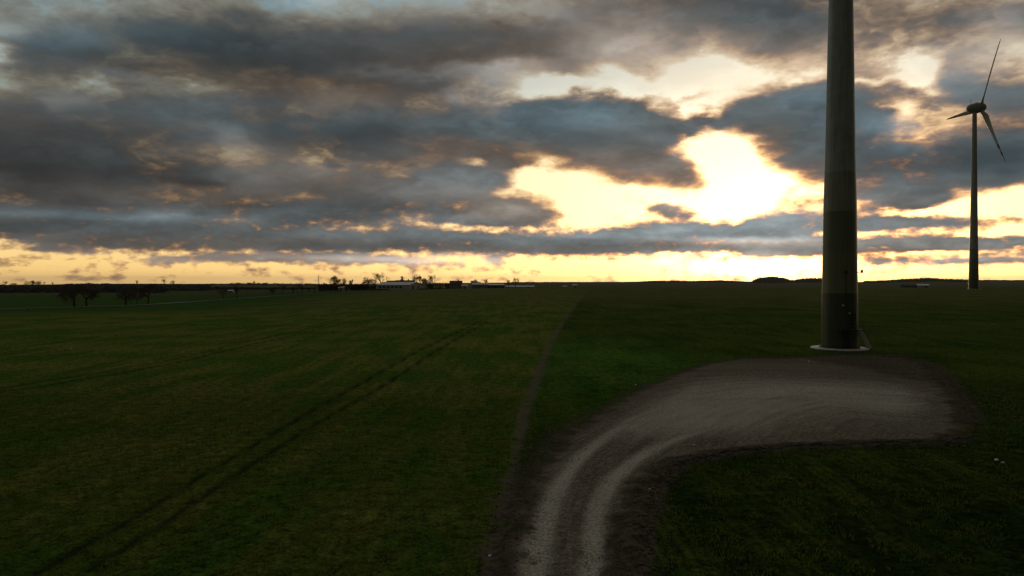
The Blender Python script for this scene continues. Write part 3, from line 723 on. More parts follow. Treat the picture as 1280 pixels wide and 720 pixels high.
# door above the platform
DA = ang(42); PZ = 3.1
def patch(name, a0, a1, z0, z1, off, mat, parent, th=.05):
    m = MB(); n = 8; V = []
    for k in range(n + 1):
        a = a0 + (a1 - a0) * k / n
        for z in (z0, z1):
            for o_ in (off - th, off): V.append(on(a, radius(z) + o_, z))
    F = []
    for k in range(n):
        b = 4 * k
        F += [(b + 1, b + 5, b + 7, b + 3), (b, b + 2, b + 6, b + 4), (b, b + 4, b + 5, b + 1), (b + 2, b + 3, b + 7, b + 6)]
    F += [(0, 1, 3, 2), (4 * n, 4 * n + 2, 4 * n + 3, 4 * n + 1)]
    m.add(V, F); return m.build(name, mat, parent)
dr = patch('door', DA - R(13), DA + R(13), PZ + .05, PZ + 2.25, .07, door_m, TB)
fr = MB()
for s_ in (-1, 1): fr.tube([on(DA + s_ * R(14), radius(4) + .06, PZ), on(DA + s_ * R(14), radius(5) + .07, PZ + 2.35)], .05, 4)
fr.tube([on(DA + k * R(3.5), radius(5) + .07, PZ + 2.35) for k in range(-4, 5)], .05, 4)
fr.build('door_frame', dark_steel, TB)
hb = MB(); hb.box((0, 0, 0), (.05, .16, .05)); h_ = hb.build('handle', steel, dr); h_.location = on(DA + R(9), radius(4) + .11, PZ + 1.1)
patch('louvre_panel', ang(8), ang(34), .5, 2.7, .05, door_m, TB)
patch('warning_plate', ang(14), ang(19), 3.9, 4.3, .03, lamp_glass, TB, .02) if False else None
# platform: arc of grating in front of the door
m = MB(); n = 14; V = []; a0, a1 = ang(-4), ang(66)
for k in range(n + 1):
    a = a0 + (a1 - a0) * k / n
    for r_, z in ((2.5, PZ - .1), (3.55, PZ - .1), (3.55, PZ), (2.5, PZ)): V.append(on(a, r_, z))
F = [(4 * k + i, 4 * k + 4 + i, 4 * k + 4 + (i + 1) % 4, 4 * k + (i + 1) % 4) for k in range(n) for i in range(4)] + [(0, 1, 2, 3), (4 * n + 3, 4 * n + 2, 4 * n + 1, 4 * n)]
m.add(V, F); m.build('platform', dark_steel, TB)
rl = MB()
for zr in (.55, 1.05): rl.tube([on(a0 + (ang(50) - a0) * k / 12, 3.52, PZ + zr) for k in range(13)], .025, 5)
rl.tube([on(a0, 2.5, PZ + 1.05), on(a0, 3.52, PZ + 1.05)], .025, 5)
for d in (-4, 9, 22, 36, 50): rl.tube([on(ang(d), 3.52, PZ), on(ang(d), 3.52, PZ + 1.05)], .025, 5)
for d in (2, 30, 58): rl.tube([on(ang(d), 2.5, PZ - 1.3), on(ang(d), 3.45, PZ - .08)], .04, 5)
rl.build('railing', dark_rail, TB)
# stairs run tangentially away from the platform's right end
sa = ang(60); c0 = on(sa, 3.0, PZ); td = Vector((-math.sin(sa), math.cos(sa), 0)); rd = Vector((math.cos(sa), math.sin(sa), 0))
st = MB(); tr = MB(); NS = 14; run = 2.9
for k in range(NS):
    c = c0 + td * (run * (k + .5) / NS) - Vector((0, 0, (PZ - .25) * (k + 1) / NS - .0))
    tr.box(c, (.9, .24, .05), sa)
tr.build('stair_treads', dark_rail, TB)
for s_ in (-.5, .5):
    a = c0 + rd * s_; b_ = a + td * run - Vector((0, 0, PZ - .25)); up = Vector((0, 0, 1.0))
    st.tube([a, b_], .06, 5); st.tube([a + up, b_ + up], .03, 5); st.tube([a + up * .5, b_ + up * .5], .02, 5)
    for k in range(4):
        q = a.lerp(b_, k / 3); st.tube([q, q + up], .025, 5)
st.build('stair_rails', dark_rail, TB)
for (px_, py_) in ((1053.6, 381), (1061, 390.5)):
    z = 10 - (py_ - HORY) * 104.5 / FPX; a = cam_a + math.asin((px_ - 1049.4) / 23.3)
    l = MB(); l.box((0, 0, 0), (.16, .26, .22), 0); o = l.build('lamp_housing', steel, TB, bevel=.03); o.location = on(a, radius(z) + .10, z); o.rotation_euler[2] = a
    g = MB(); g.box((.10, 0, 0), (.05, .24, .20)); g.build('lamp_lens', lamp_glass, o, bevel=.015)
for (px_, py_) in ((1055.5, 341.5), (1072.2, 340.5)):
    z = 10 - (py_ - HORY) * 104.5 / FPX; a = cam_a + math.asin(max(-1, min(1, (px_ - 1049.3) / 23.0)))
    l = MB(); l.tube([on(a, radius(z), z), on(a, radius(z) + .5, z)], .05, 6)
    l.box(on(a, radius(z) + .55, z + .12), (.34, .40, .45), a); l.build('sensor_box', dark_steel, TB)
m = MB(); m.tube([on(ang(20), radius(z) + .03, z) for z in (PZ + 2.4, 8, 11.2)], .035, 5); m.build('cable_conduit', dark_steel, TB)

# the far turbine
F_Y = 420.0; FX = (1217 - 640) / FPX * F_Y; fz = float(zbase(FX, F_Y))
FT = empty('wind_turbine', (FX, F_Y, fz)); tag(FT, 'whole white three-bladed turbine standing far off at the right edge', 'wind turbine')
hubz = 10 + (HORY - 135.0) * F_Y / FPX - fz
YAW, TILT, PHI, RR = R(-4.6), R(4.2), R(-33.05), 39.8
ax = Vector((math.cos(YAW) * math.cos(TILT), math.sin(YAW) * math.cos(TILT), math.sin(TILT)))
hx = (1224.7 - 640) / FPX * F_Y - FX
top = hubz - 2.6
mb = MB(); zs = np.linspace(0, top, 40)
mb.lathe([(float(np.interp(z / top, [0, .05, .3, .6, 1], [2.75, 2.6, 2.1, 1.65, 1.15])), z) for z in zs], 40); mb.build('tower', tm_far, FT, True)
mb = MB(); mb.lathe([(2.4, -.4), (3.5, -.4), (3.5, .12), (2.4, .2)], 32, closed=True); mb.build('foundation_ring', concrete, FT, True)
# local frame of the rotor: x along shaft
hv = Vector((-math.sin(YAW), math.cos(YAW), 0)); vv = ax.cross(hv); vv = vv if vv.z > 0 else -vv
hub = Vector((hx, 0, hubz))
M = Matrix((ax, hv, vv)).transposed().to_4x4(); M.translation = hub
def egg(prof, n, name, mat, parent):
    mb = MB(); V = []; F = []; mN = len(prof)
    for (x_, r_) in prof:
        for k in range(n):
            q = 2 * math.pi * k / n; V.append(M @ Vector((x_, r_ * math.cos(q), r_ * math.sin(q) * 1.02)))
    for i in range(mN - 1):
        for k in range(n): F.append((i * n + k, i * n + (k + 1) % n, (i + 1) * n + (k + 1) % n, (i + 1) * n + k))
    F += [tuple(range(n)), tuple((mN - 1) * n + k for k in range(n))]
    mb.add(V, F); return mb.build(name, mat, parent, True)
na = egg([(-8.0, .25), (-7.8, 1.0), (-7.1, 1.85), (-6.0, 2.45), (-4.4, 2.7), (-3.1, 2.75), (-2.9, 3.15), (-1.9, 3.15), (-1.7, 2.7)], 32, 'nacelle', white_gel, FT)
egg([(-1.5, 2.5), (-1.0, 2.85), (.6, 2.75), (1.8, 2.15), (2.6, 1.3), (3.0, .3)], 32, 'hub', white_gel, FT)
mv = MB(); mv.tube([M @ Vector((-5.4, 0, 2.4)), M @ Vector((-5.4, 0, 5.2))], .09, 5); mv.tube([M @ Vector((-5.4, -.6, 4.6)), M @ Vector((-5.4, .6, 4.6))], .06, 5)
mv.build('wind_vane', dark_steel, na)
def blade_mat():
    m, nt, b = new_mat('banded_blade', .45, .4); r = attr('span')
    ramp = nt.nodes.new('ShaderNodeValToRGB'); cr = ramp.color_ramp; cr.interpolation = 'CONSTANT'; nt.links.new(r.s, ramp.inputs[0])
    W_, K_ = (.36, .37, .36), (.055, .010, .009)
    st_ = [(0, W_), (.68, K_), (.76, W_), (.82, K_), (.89, W_)]
    while len(cr.elements) < len(st_): cr.elements.new(.5)
    for e, (h, c) in zip(cr.elements, st_): e.position = h; e.color = (*c, 1)
    nt.links.new(ramp.outputs[0], b.inputs['Base Color']); return m
bm_ = blade_mat()
def blade(phi, name='blade'):
    d = (vv * math.cos(phi) + hv * math.sin(phi)); t = (-vv * math.sin(phi) + hv * math.cos(phi))
    secs = []; N = 26; n = 12; V = []; at = []
    for i in range(N):
        s = i / (N - 1); r = 1.2 + (RR - 1.2) * s
        ch = float(np.interp(s, [0, .05, .16, .3, .6, .9, .97, 1], [1.7, 1.9, 3.3, 2.8, 1.75, .95, .7, .25]))
        th = float(np.interp(s, [0, .05, .16, .4, 1], [1.9, 1.8, 1.1, .75, .34]))
        tw = R(float(np.interp(s, [0, .15, .4, 1], [36, 30, 16, 6]))); cx = .30 * ch if s > .08 else 0
        ct, sn = math.cos(tw), math.sin(tw)
        for k in range(n):
            q = 2 * math.pi * k / n; u = math.cos(q) * ch / 2 + cx * .6; w = math.sin(q) * th / 2 * (1 if s < .08 else (.55 + .45 * -math.cos(q)))
            V.append(hub + d * r + t * (u * ct - w * sn) + ax * (u * sn + w * ct) + ax * (.9 * s * s)); at.append(s)
    F = [(i * n + k, i * n + (k + 1) % n, (i + 1) * n + (k + 1) % n, (i + 1) * n + k) for i in range(N - 1) for k in range(n)]
    return npmesh('blade', V, F, bm_, FT, True, {'span': at})
for k in range(3): blade(PHI + k * 2 * math.pi / 3)

# ------------------------------------------------------------------ trees
bark = simple('bare_bark', (.045, .034, .026), (.080, .060, .045), 2, .9, .1, 0)
twig = simple('bare_twigs', (.060, .040, .028), (.115, .075, .050), .6, .9, .1, 0)
evergreen = simple('evergreen_foliage', (.012, .022, .010), (.030, .042, .018), .5, .9, .1, 0)
hedge_m = simple('winter_hedge', (.020, .018, .012), (.045, .036, .024), .4, .95, .05, 0)
def tree_mesh(seed, levels=5, spread=.62, up=.22, first=.3, tube=3, density=1.0, tmin=.0012):
    """bare winter tree of unit height: trunk + limbs, and the twigs of its crown"""
    rg = random.Random(seed); T = MB(); Cn = MB()
    def grow(p, d, L, r, lv):
        steps = 3; pts = [p]; q = p.copy(); dd = d.copy()
        for i in range(steps):
            dd = (dd + Vector((rg.uniform(-1, 1), rg.uniform(-1, 1), rg.uniform(-.4, 1))) * .14).normalized()
            q = q + dd * (L / steps); pts.append(q.copy())
        rr = [r * (1 - .35 * i / steps) for i in range(steps + 1)]
        (T if lv <= 1 else Cn).tube(pts, rr, 5 if lv == 0 else tube, cap=False)
        if lv >= levels: return
        nb = rg.randint(3, 4) if lv else rg.randint(4, 6)
        if lv >= levels - 2: nb = int(nb * density + .5)
        for k in range(nb):
            t = rg.uniform(.35, 1) if lv else rg.uniform(.55, 1)
            i = min(int(t * steps), steps - 1); b0 = pts[i].lerp(pts[i + 1], t * steps - i)
            a = rg.uniform(0, 6.283); side = dd.orthogonal().normalized(); side.rotate(Matrix.Rotation(a, 3, dd))
            nd = (dd * (1 - spread) + side * spread * rg.uniform(.7, 1.3) + Vector((0, 0, up))).normalized()
            grow(b0, nd, L * rg.uniform(.58, .8), max(r * .5, tmin), lv + 1)
    grow(Vector((0, 0, 0)), Vector((0, 0, 1)), first, .024, 0)
    h = max(v[2] for v in T.v + Cn.v)
    for mb_ in (T, Cn): mb_.v = [(v[0] / h, v[1] / h, v[2] / h) for v in mb_.v]
    return T, Cn
TREES = {}
def bare_tree(key, seed, **kw):
    T, Cn = tree_mesh(seed, **kw)
    r = empty('bare_tree', (0, 0, 0)); t = T.build('trunk', bark, r); c = Cn.build('crown', twig, r)
    TREES[key] = r; return r
def place(key, loc, h, w=1.0, rz=0.0, label='', cat='tree', group=None, used=set()):
    r = TREES[key]
    if key in used:
        n = r.copy(); COL.objects.link(n)
        for ch in list(r.children):
            c = ch.copy(); COL.objects.link(c); c.parent = n
        for k in list(n.keys()):
            if k in ('group',): del n[k]
        r = n
    used.add(key)
    r.location = loc; r.scale = (h * w, h * w, h); r.rotation_euler = (0, 0, rz)
    tag(r, label, cat, group); return r
bare_tree('dense', 3, levels=6, spread=.70, up=.16, first=.24, density=1.15)
bare_tree('dense2', 8, levels=6, spread=.66, up=.2, first=.24, density=1.15)
bare_tree('round', 12, levels=6, spread=.56, up=.26, first=.27, density=.85, tmin=.0008)
bare_tree('round2', 21, levels=6, spread=.52, up=.28, first=.3, density=.85, tmin=.0008)
bare_tree('slim', 33, levels=4, spread=.4, up=.4, first=.34)
def conifer(seed):
    rg = random.Random(seed); r = empty('conifer', (0, 0, 0)); m = MB(); m.tube([(0, 0, 0), (0, 0, .95)], [.02, .004], 5); m.build('trunk', bark, r)
    m = MB()
    for i in range(420):
        z = .08 + .9 * rg.random() ** .9; rad = (1 - z) * .26 + .015; a = rg.uniform(0, 6.28)
        p = Vector((math.cos(a) * rad * rg.uniform(.2, 1), math.sin(a) * rad * rg.uniform(.2, 1), z)); s = .05
        q = [p + Vector((rg.uniform(-s, s), rg.uniform(-s, s), rg.uniform(-s, s * .4))) for _ in range(3)]; m.add(q, [(0, 1, 2)])
    m.build('crown', evergreen, r); TREES['conifer'] = r
conifer(4)
bare_tree('winter_dummy', 1, levels=2) if False else None
def tp(px, yb, yt, Yd=None):
    """place point and height from the photo rows of the foot and the tip"""
    if Yd is None: p = P3(px, yb)
    else: x = (px - 640) / FPX * Yd; p = Vector((x, Yd, float(zbase(x, Yd))))
    top = CAM_H + (HORY - yt) / FPX * p.y
    return p, max(1.5, top - p.z)
G_ROAD = 'bare trees along the country road'
road_trees = [
 ('dense', 93, 383.6, 354.5, 1.25, 'leftmost and widest dense dark roadside tree, left of the whole row'),
 ('dense2', 108.5, 383.4, 354.8, 1.15, 'dense dark roadside tree close beside the leftmost one'),
 ('dense', 157, 381.8, 357.5, 1.25, 'dense low-crowned roadside tree, first of the second cluster of three'),
 ('round', 171, 381.4, 361, 1.1, 'smallest roadside tree, in the middle of the second cluster of three'),
 ('dense2', 185, 380.8, 353.5, .95, 'tall roadside tree, right-hand one of the second cluster of three'),
 ('round', 279, 374.4, 356, 1.0, 'lone roadside tree left of the small white house'),
 ('slim', 296.5, 373.4, 355.5, 1.3, 'thin roadside tree right of the small white house'),
 ('dense2', 340, 370, 358.5, .9, 'short bushy roadside tree, leftmost of the last row before the farm'),
 ('slim', 353.5, 369.2, 354.5, 1.3, 'second roadside tree of the last row before the farm'),
 ('slim', 366, 368.6, 358, 1.5, 'third roadside tree of the last row before the farm, one of its short ones'),
 ('round2', 371.5, 368.3, 352.5, .8, 'tallest roadside tree of the last row before the farm'),
 ('slim', 378, 368, 356, 1.5, 'roadside tree just right of the tallest one in the last row before the farm'),
 ('slim', 386, 367.6, 358, 1.5, 'next-to-last roadside tree before the dark hedge of the farm'),
 ('slim', 393, 367.2, 357, 1.5, 'last roadside tree, against the dark hedge of the farm')]
for i, (k, px_, yb, yt, w_, lab) in enumerate(road_trees):
    p, h = tp(px_, yb, yt); p.x += 0; place(k, p, h, w_, i * 1.3, lab, 'tree', G_ROAD)
G_HOR = 'small trees standing up on the left horizon'
for i, (px_, yt, w_, k, lab) in enumerate([
  (5.5, 351, 1.3, 'round2', 'dark tree on the horizon at the very left edge'), (18, 353, 1.6, 'dense', 'low wide tree on the horizon, second from the left edge'),
  (33, 350.5, 1.0, 'round', 'thin pale tree on the horizon left of the two dark ones'), (41.5, 350, 1.1, 'dense2', 'darkest tree of the little row on the left horizon'),
  (48.5, 350.3, 1.0, 'dense', 'dark tree just right of the darkest one on the left horizon'), (55, 351.5, .9, 'slim', 'small thin tree right of the two dark ones on the left horizon'),
  (66, 352, .9, 'slim', 'smallest tree of the little row, its right-hand end on the left horizon'), (171.5, 349.5, 1.0, 'slim', 'single slender tree on the horizon above the second roadside cluster'),
  (205.3, 347.8, .7, 'round2', 'tallest lone tree on the left horizon with a clear round head'), (216, 349.6, .9, 'round', 'faint lone tree just right of the tallest lone one on the left horizon'),
  (318, 350.6, .9, 'round', 'small lone tree on the horizon above the start of the last roadside row')]):
    p, h = tp(px_, 357, yt, 1300 + 40 * (i % 3)); place(k, p, h, w_, i * 2.1, lab, 'tree', G_HOR)
G_FARM = 'bare trees round the farm'
for i, (k, px_, yt, w_, Yd, lab) in enumerate([
  ('dense2', 420, 343.5, .95, 560, 'dense bare tree rising from the dark hedge left of the long white barn'), ('slim', 431, 346.5, 1.3, 565, 'thin bare tree right of the dense one over the hedge'),
  ('slim', 438.5, 348, 1.0, 580, 'small thin bare tree at the right end of the hedge'), ('dense', 461, 345.5, 1.15, 575, 'wide bare tree touching the left end of the long white barn'),
  ('round', 469, 346.5, .9, 580, 'dark bare tree between the wide one and the tall round one'), ('round2', 476, 338.8, .95, 560, 'tallest bare tree with a round crown, behind the long white barn'),
  ('round', 517.5, 342.5, .85, 590, 'bare tree directly behind the gable of the white barn'), ('dense2', 527, 343.5, .85, 595, 'middle bare tree of the three right of the barn gable'),
  ('round2', 541.5, 342, .95, 590, 'round bare tree, right-hand one of the three beyond the barn gable'), ('dense', 534, 348, 1.0, 600, 'low bare bush-like tree between the two round ones behind the gable'),
  ('dense2', 596, 349, 1.2, 620, 'low bare tree above the grey sheds'), ('slim', 608, 348, 1.2, 620, 'thin bare tree above the right end of the grey sheds'),
  ('round', 644, 345.3, .9, 640, 'lone bare tree above the long low white roof'), ('slim', 635.5, 348.5, 1.0, 640, 'small faint tree left of the lone one above the long low roof')]):
    p, h = tp(px_, 362, yt, Yd); place(k, p, h, w_, i * 1.9, lab, 'tree', G_FARM)
for (px_, yt, Yd, lab) in ((502.5, 344.8, 560, 'dark pointed conifer beside the house roof behind the barn'), (438, 350.5, 600, 'small dark conifer behind the hedge') ):
    p, h = tp(px_, 362, yt, Yd); place('conifer', p, h, 1.3, 0, lab, 'conifer')

def bushes(name, segs, mat, seed, label, cat, kind=None, grp=None, den=1.0, leafy=True):
    """hedge or wood: many small irregular clumps; segs = (px0, px1, Y, top row, height, clump size)"""
    rng = np.random.default_rng(seed); Vs, Fs = [], []; base = 0
    for (p0, p1, Yd, ytf, h, s) in segs:
        n = int((p1 - p0) / FPX * Yd / s * 3.0 * den) + 3
        px_ = rng.uniform(p0, p1, n); Y = Yd + rng.uniform(-1, 1, n) * s * 2.5; x = (px_ - 640) / FPX * Y; z = zbase(x, Y)
        if ytf is not None:
            yt = np.interp(px_, [a for a, b in ytf], [b for a, b in ytf]); hh = CAM_H + (HORY - yt) / FPX * Y - z
        else: hh = np.full(n, h)
        hh = np.maximum(hh, .8) * rng.uniform(.72 if den == 1 else .86, 1.06 if den == 1 else 1.03, n)
        for j in range(n):
            m = 26 if leafy else 14
            c = rng.normal(0, 1, (m, 3)); c /= np.linalg.norm(c, axis=1)[:, None]; c *= rng.uniform(.35, 1, (m, 1))
            c = c * np.array([s * .75, s * .75, hh[j] * .5]) + np.array([x[j], Y[j], z[j] + hh[j] * .5])
            t = rng.normal(0, 1, (m, 3, 3)) * np.array([s, s, min(s, hh[j] * .5)]) * .26
            V = (c[:, None] + t); V[..., 2] = np.minimum(V[..., 2], z[j] + hh[j] * 1.02)
            Vs.append(V.reshape(-1, 3)); Fs.append(np.arange(m * 3).reshape(-1, 3) + base); base += m * 3
    o = npmesh(name, np.vstack(Vs), np.vstack(Fs), mat)
    return tag(o, label, cat, grp, kind)
wood_m = simple('far_wood', (.016, .020, .014), (.034, .034, .024), .02, .95, .05, 0)
bushes('hedge', [(399, 452, 545, [(399, 354), (410, 352.5), (430, 353), (440, 354), (452, 353)], 8, 3.0), (399, 450, 535, None, 5.5, 2.5), (446, 470, 540, [(446, 353.5), (470, 354.5)], 5, 2.5)], hedge_m, 1,
       'long dark overgrown hedge between the road and the white barn', 'hedge')
bushes('hedge', [(455, 500, 518, None, 1.1, 1.2), (500, 560, 516, None, .9, 1.0)], hedge_m, 2, 'low dark hedge at the foot of the white barn walls', 'hedge')
bushes('hedge', [(535, 562, 565, [(535, 354.5), (548, 352.5), (562, 351)], 6, 2.2)], hedge_m, 3, 'dark shrubs between the white barn and the dark house', 'hedge')
bushes('woodland', [(-60, 70, 1150, [(-60, 356), (0, 355.5), (70, 355.6)], 9, 9), (60, 160, 1120, [(60, 355.6), (110, 353.5), (160, 354.6)], 9, 9), (150, 260, 1250, [(150, 354.4), (200, 354.5), (260, 355)], 9, 9),
       (-60, 205, 640, [(-60, 360), (45, 360.5), (205, 362)], 7, 6), (-60, 260, 760, [(-60, 358), (150, 358.5), (260, 360)], 7, 6), (140, 390, 860, [(140, 358.5), (230, 358), (390, 359.5)], 5, 6), (-60, 150, 950, [(-60, 356.8), (150, 357)], 7, 8)], wood_m, 5,
       'dark far-off wood spread below the left horizon', 'wood', 'stuff', den=2.0)
bushes('woodland', [(255, 420, 1900, [(255, 354.4), (300, 353), (350, 353.4), (420, 354.3)], 9, 12)], wood_m, 15, 'faint distant wood on the horizon behind the last roadside trees', 'wood', 'stuff', leafy=False)
bushes('woodland', [(943, 984, 2300, [(943, 350), (948, 346.8), (958, 345.4), (968, 345.2), (978, 346.6), (984, 349)], 16, 12), (944, 985, 2250, None, 9, 12), (980, 1034, 2400, [(980, 349.4), (992, 350), (1005, 347.6), (1034, 347.2)], 10, 12)], wood_m, 6,
       'small rounded wood on the horizon left of the near turbine, against the sunset', 'wood', 'stuff', den=3.5)
bushes('woodland', [(1082, 1215, 2300, [(1082, 351), (1110, 350), (1130, 348.2), (1150, 347.4), (1162, 346.6), (1175, 348), (1215, 349.2)], 10, 12), (1100, 1212, 2200, [(1100, 353), (1212, 352)], 9, 12), (1212, 1320, 2600, [(1212, 349.6), (1320, 350)], 9, 14)], wood_m, 7,
       'dark wood along the ridge between the two turbines', 'wood', 'stuff', den=2.5)
bushes('woodland', [(790, 870, 2600, [(790, 352), (815, 350.8), (835, 350.4), (870, 351)], 9, 12), (870, 942, 2700, [(870, 350.6), (900, 350), (942, 351.8)], 9, 12), (640, 790, 2900, [(640, 352.4), (790, 352.2)], 9, 14)], wood_m, 8,
       'thin dark treeline along the horizon in the middle', 'wood', 'stuff', den=2.5)

# ------------------------------------------------------------------ farm and other buildings
wall_w = simple('pale_render', (.36, .36, .36), (.46, .46, .45), .6, .85, .2, .1, .01)
wall_g = simple('grey_render', (.15, .15, .15), (.21, .21, .21), .6, .85, .2, .1, .01)
wall_d = simple('dark_boards', (.03, .028, .026), (.055, .05, .045), .8, .9, .1, .1, .01)
wall_o = simple('ochre_and_orange_lit_render', (.42, .27, .12), (.55, .36, .17), .6, .85, .2, .1, .01)
roof_p = simple('pale_sheet_roof', (.42, .42, .42), (.55, .55, .54), .5, .5, .4, .1, .01)
roof_d = simple('dark_tile_roof', (.03, .025, .023), (.06, .05, .045), 1.2, .8, .2, .2, .02)
glass_m = simple('dark_window', (.015, .018, .02), (.03, .033, .036), 2, .15, .5, 0)
door_g = simple('barn_door', (.06, .055, .05), (.09, .085, .08), 2, .8, .2, .1, .01)
def house(name, px_, Yd, w, d, h, rh, rz, wm, rm, label, cat, wins=(), doors=(), chim=False, group=None, ends=()):
    """gabled building: ridge along local x; wins/doors on the front (local -y) as (x, z, w, h) fractions/metres"""
    x = (px_ - 640) / FPX * Yd; z = float(min(zbase(x, Yd), zbase(x - 8, Yd), zbase(x + 8, Yd))) - .1
    o = empty(name, (x, Yd, z), rz)
    m = MB(); a, b = w / 2, d / 2
    V = [(-a, -b, 0), (a, -b, 0), (a, b, 0), (-a, b, 0), (-a, -b, h), (a, -b, h), (a, b, h), (-a, b, h), (-a, 0, h + rh), (a, 0, h + rh)]
    m.add(V, [(0, 1, 5, 4), (2, 3, 7, 6), (1, 2, 6, 9, 5), (3, 0, 4, 8, 7)]); m.build('wall', wm, o)
    m = MB(); e = .35; t = .14; sl = rh / b
    for s_ in (-1, 1):
        y0, z0 = s_ * (b + e), h - e * sl
        V = [(-a - e, y0, z0 + .02), (a + e, y0, z0 + .02), (a + e, 0, h + rh + .02), (-a - e, 0, h + rh + .02)]
        V += [(p[0], p[1], p[2] + t) for p in V]
        m.add(V, [(0, 3, 2, 1), (4, 5, 6, 7), (0, 1, 5, 4), (1, 2, 6, 5), (2, 3, 7, 6), (3, 0, 4, 7)])
    rf = m.build('roof', rm, o)
    if chim: c = MB(); c.box((w * .2, .3, h + rh + .3), (.7, .7, 1.6)); c.build('chimney', wm, rf)
    for (wx, wz, ww, wh) in wins:
        f = MB(); f.box((wx, -b - .03, wz), (ww + .25, .10, wh + .25)); fo = f.build('window', wm if wm is wall_d else wall_w, o)
        g = MB(); g.box((wx, -b - .085, wz), (ww, .05, wh)); g.build('pane', glass_m, fo)
    for (wx, wz, ww, wh) in doors:
        g = MB(); g.box((wx, -b - .05, wz), (ww, .12, wh)); g.build('door', door_g, o)
    for (wy, wz, ww, wh) in ends:
        g = MB(); g.box((a + .05, wy, wz), (.12, ww, wh)); g.build('window', glass_m, o)
    tag(o, label, cat, group); return o
# long white barn, long side to the left, gable to the right
house('barn', 500, 522, 31, 17, 3.9, 2.1, R(38) * -1 + R(8), wall_w, roof_p, 'long white barn with a row of dark windows and its gable end facing right', 'barn',
      wins=[(-12 + 3.9 * k, 2.3, 2.6, 1.3) for k in range(6)], ends=[(2, 2.2, 1.6, 1.4), (-4.5, 1.9, 2.0, 2.6)])
house('farmhouse', 506, 560, 14, 8, 5.2, 2.4, R(4), wall_d, roof_d, 'dark-roofed farmhouse rising behind the ridge of the white barn', 'house', chim=True)
house('farmhouse', 489, 575, 7, 7, 4.8, 2.8, R(10), wall_d, roof_d, 'small house with a dark peaked roof behind the left half of the white barn', 'house')
house('outbuilding', 427.5, 531, 4.4, 3.4, 2.6, .8, R(-15), wall_w, roof_p, 'tiny pale shed in front of the dark hedge', 'shed', doors=[(0, 1.1, 1.0, 2.0)])
house('outbuilding', 549, 545, 8, 6, 3.2, 1.3, R(-6), wall_o, roof_d, 'low ochre outbuilding right of the white barn', 'shed', wins=[(-1.6, 1.7, .9, 1.0)], doors=[(1.4, 1.2, 1.6, 2.3)])
house('farmhouse', 570, 560, 9.5, 8, 4.2, 2.4, R(3), wall_g, roof_d, 'dark square house standing right of the ochre outbuilding', 'house', wins=[(-2.4, 2.6, 1.1, 1.2), (2.2, 2.6, 1.1, 1.2)], chim=True)
house('outbuilding', 581, 545, 4.5, 4, 2.4, 1.0, R(0), wall_w, roof_p, 'small pale outbuilding between the dark house and the grey shed', 'shed', doors=[(0, 1.1, 1.2, 2.0)])
house('farm_shed', 600, 550, 12, 9, 3.3, 1.2, R(2), wall_g, roof_p, 'grey flat-looking shed with a pale roof below the two bare trees', 'shed', wins=[(-3, 2, 1.2, .9), (0, 2, 1.2, .9)])
house('silo_house', 592.5, 575, 5, 5, 6.0, .5, R(0), wall_w, roof_p, 'pale tall block behind the grey shed', 'building', wins=[(0, 4.5, 1.2, 1.0)])
house('farm_shed', 619.5, 552, 13, 9, 2.7, 1.0, R(3), wall_d, roof_p, 'dark open-fronted shed under a white roof edge, right end of the farm', 'shed', doors=[(-3, 1.3, 4, 2.4), (3, 1.3, 4, 2.4)])
house('greenhouse', 650, 700, 28, 9, 2.5, 1.0, R(0), wall_w, roof_p, 'very long low white-roofed building beyond the fields right of the farm', 'building', doors=[(8, 1.2, 3, 2.2)])
house('roadside_house', 718.5, 640, 4.2, 4, 3.2, .7, R(0), wall_o, roof_p, 'tiny orange-lit cabin on the field edge where the bare strip meets the horizon', 'cabin', doors=[(0, 1.1, 1.2, 2.0)])  # ochre wall colour carries the orange light falling on the cabin
house('outbuilding', 706, 900, 5, 4, 2.6, 1, R(0), wall_w, roof_p, 'tiny white building on the horizon left of the orange-lit cabin', 'building')
house('white_house', 288.5, 590, 3.8, 3.4, 1.9, .7, R(12), wall_g, roof_p, 'small white house between two roadside trees on the left', 'house', wins=[(.7, 1.0, .6, .5)], doors=[(-.8, .8, .7, 1.4)])
house('long_shed', 1137.5, 640, 13, 8, 2.4, 1.5, R(-8), wall_d, roof_d, 'long dark shed in the fields between the two turbines', 'shed', doors=[(-2, 1.2, 3, 2.2)])
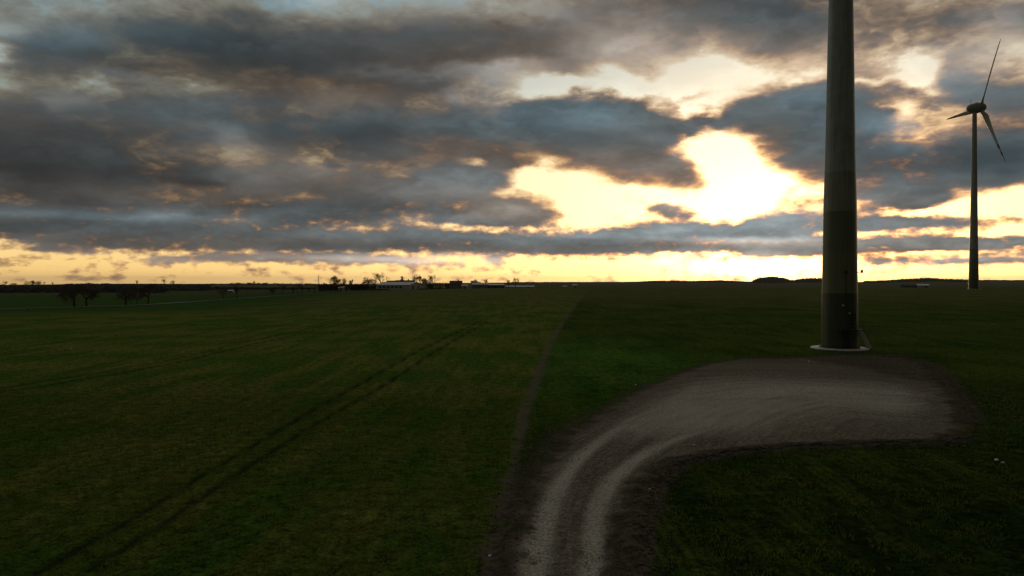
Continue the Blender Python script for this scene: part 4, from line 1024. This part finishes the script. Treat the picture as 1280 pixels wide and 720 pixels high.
house('white_shed', 1153, 636, 9.6, 7, 2.9, 1.2, R(-12), wall_w, roof_p, 'white shed joined to the right end of the long dark shed', 'shed', doors=[(2, 1.3, 2.4, 2.4)])
# lattice mast
p, h = tp(398.3, 364, 342.5, 560)
mo = empty('radio_mast', p); m = MB()
for s_ in ((-.5, -.5), (.5, -.5), (0, .6)): m.tube([(s_[0], s_[1], 0), (s_[0] * .3, s_[1] * .3, h * .92)], .07, 4)
for k in range(9):
    t0, t1 = k / 9, (k + 1) / 9; q = lambda s_, t: (s_[0] * (1 - .7 * t), s_[1] * (1 - .7 * t), h * .92 * t)
    m.tube([q((-.5, -.5), t0), q((.5, -.5), t1)], .04, 3); m.tube([q((.5, -.5), t0), q((0, .6), t1)], .04, 3); m.tube([q((0, .6), t0), q((-.5, -.5), t1)], .04, 3)
m.build('lattice', dark_steel, mo); m = MB(); m.tube([(0, 0, h * .9), (0, 0, h)], .06, 5); m.build('antenna', dark_steel, mo)
tag(mo, 'thin lattice mast standing where the road reaches the dark hedge', 'mast')
# marker posts by the road
for (px_, yb, yt, lab) in ((35, 389.5, 384, 'slim wooden marker post at the roadside near the left edge'),):
    p, h = tp(px_, yb, yt); o = empty('marker_post', p); m = MB(); m.tube([(0, 0, 0), (0, 0, h)], .09, 6); m.build('post', bark, o); m = MB(); m.box((0, 0, h), (.26, .26, .12)); m.build('cap', wall_w, o); tag(o, lab, 'post')

# ------------------------------------------------------------------ air
def haze():
    m = bpy.data.materials.new('haze_air'); m.use_nodes = True; nt = m.node_tree; nt.nodes.clear()
    o = nt.nodes.new('ShaderNodeOutputMaterial'); v = nt.nodes.new('ShaderNodeVolumePrincipled')
    v.inputs['Color'].default_value = (.80, .88, 1.0, 1); v.inputs['Density'].default_value = HAZE; v.inputs['Anisotropy'].default_value = .2
    nt.links.new(v.outputs[0], o.inputs['Volume'])
    b = MB(); z0, z1 = -130.0, 118.0
    b.box((0, 7900, (z0 + z1) / 2), (100000, 18000, z1 - z0)); h = b.build('haze', m); tag(h, 'thin evening haze hanging over the fields', 'haze', kind='stuff')
HAZE = 3.2e-5
haze()
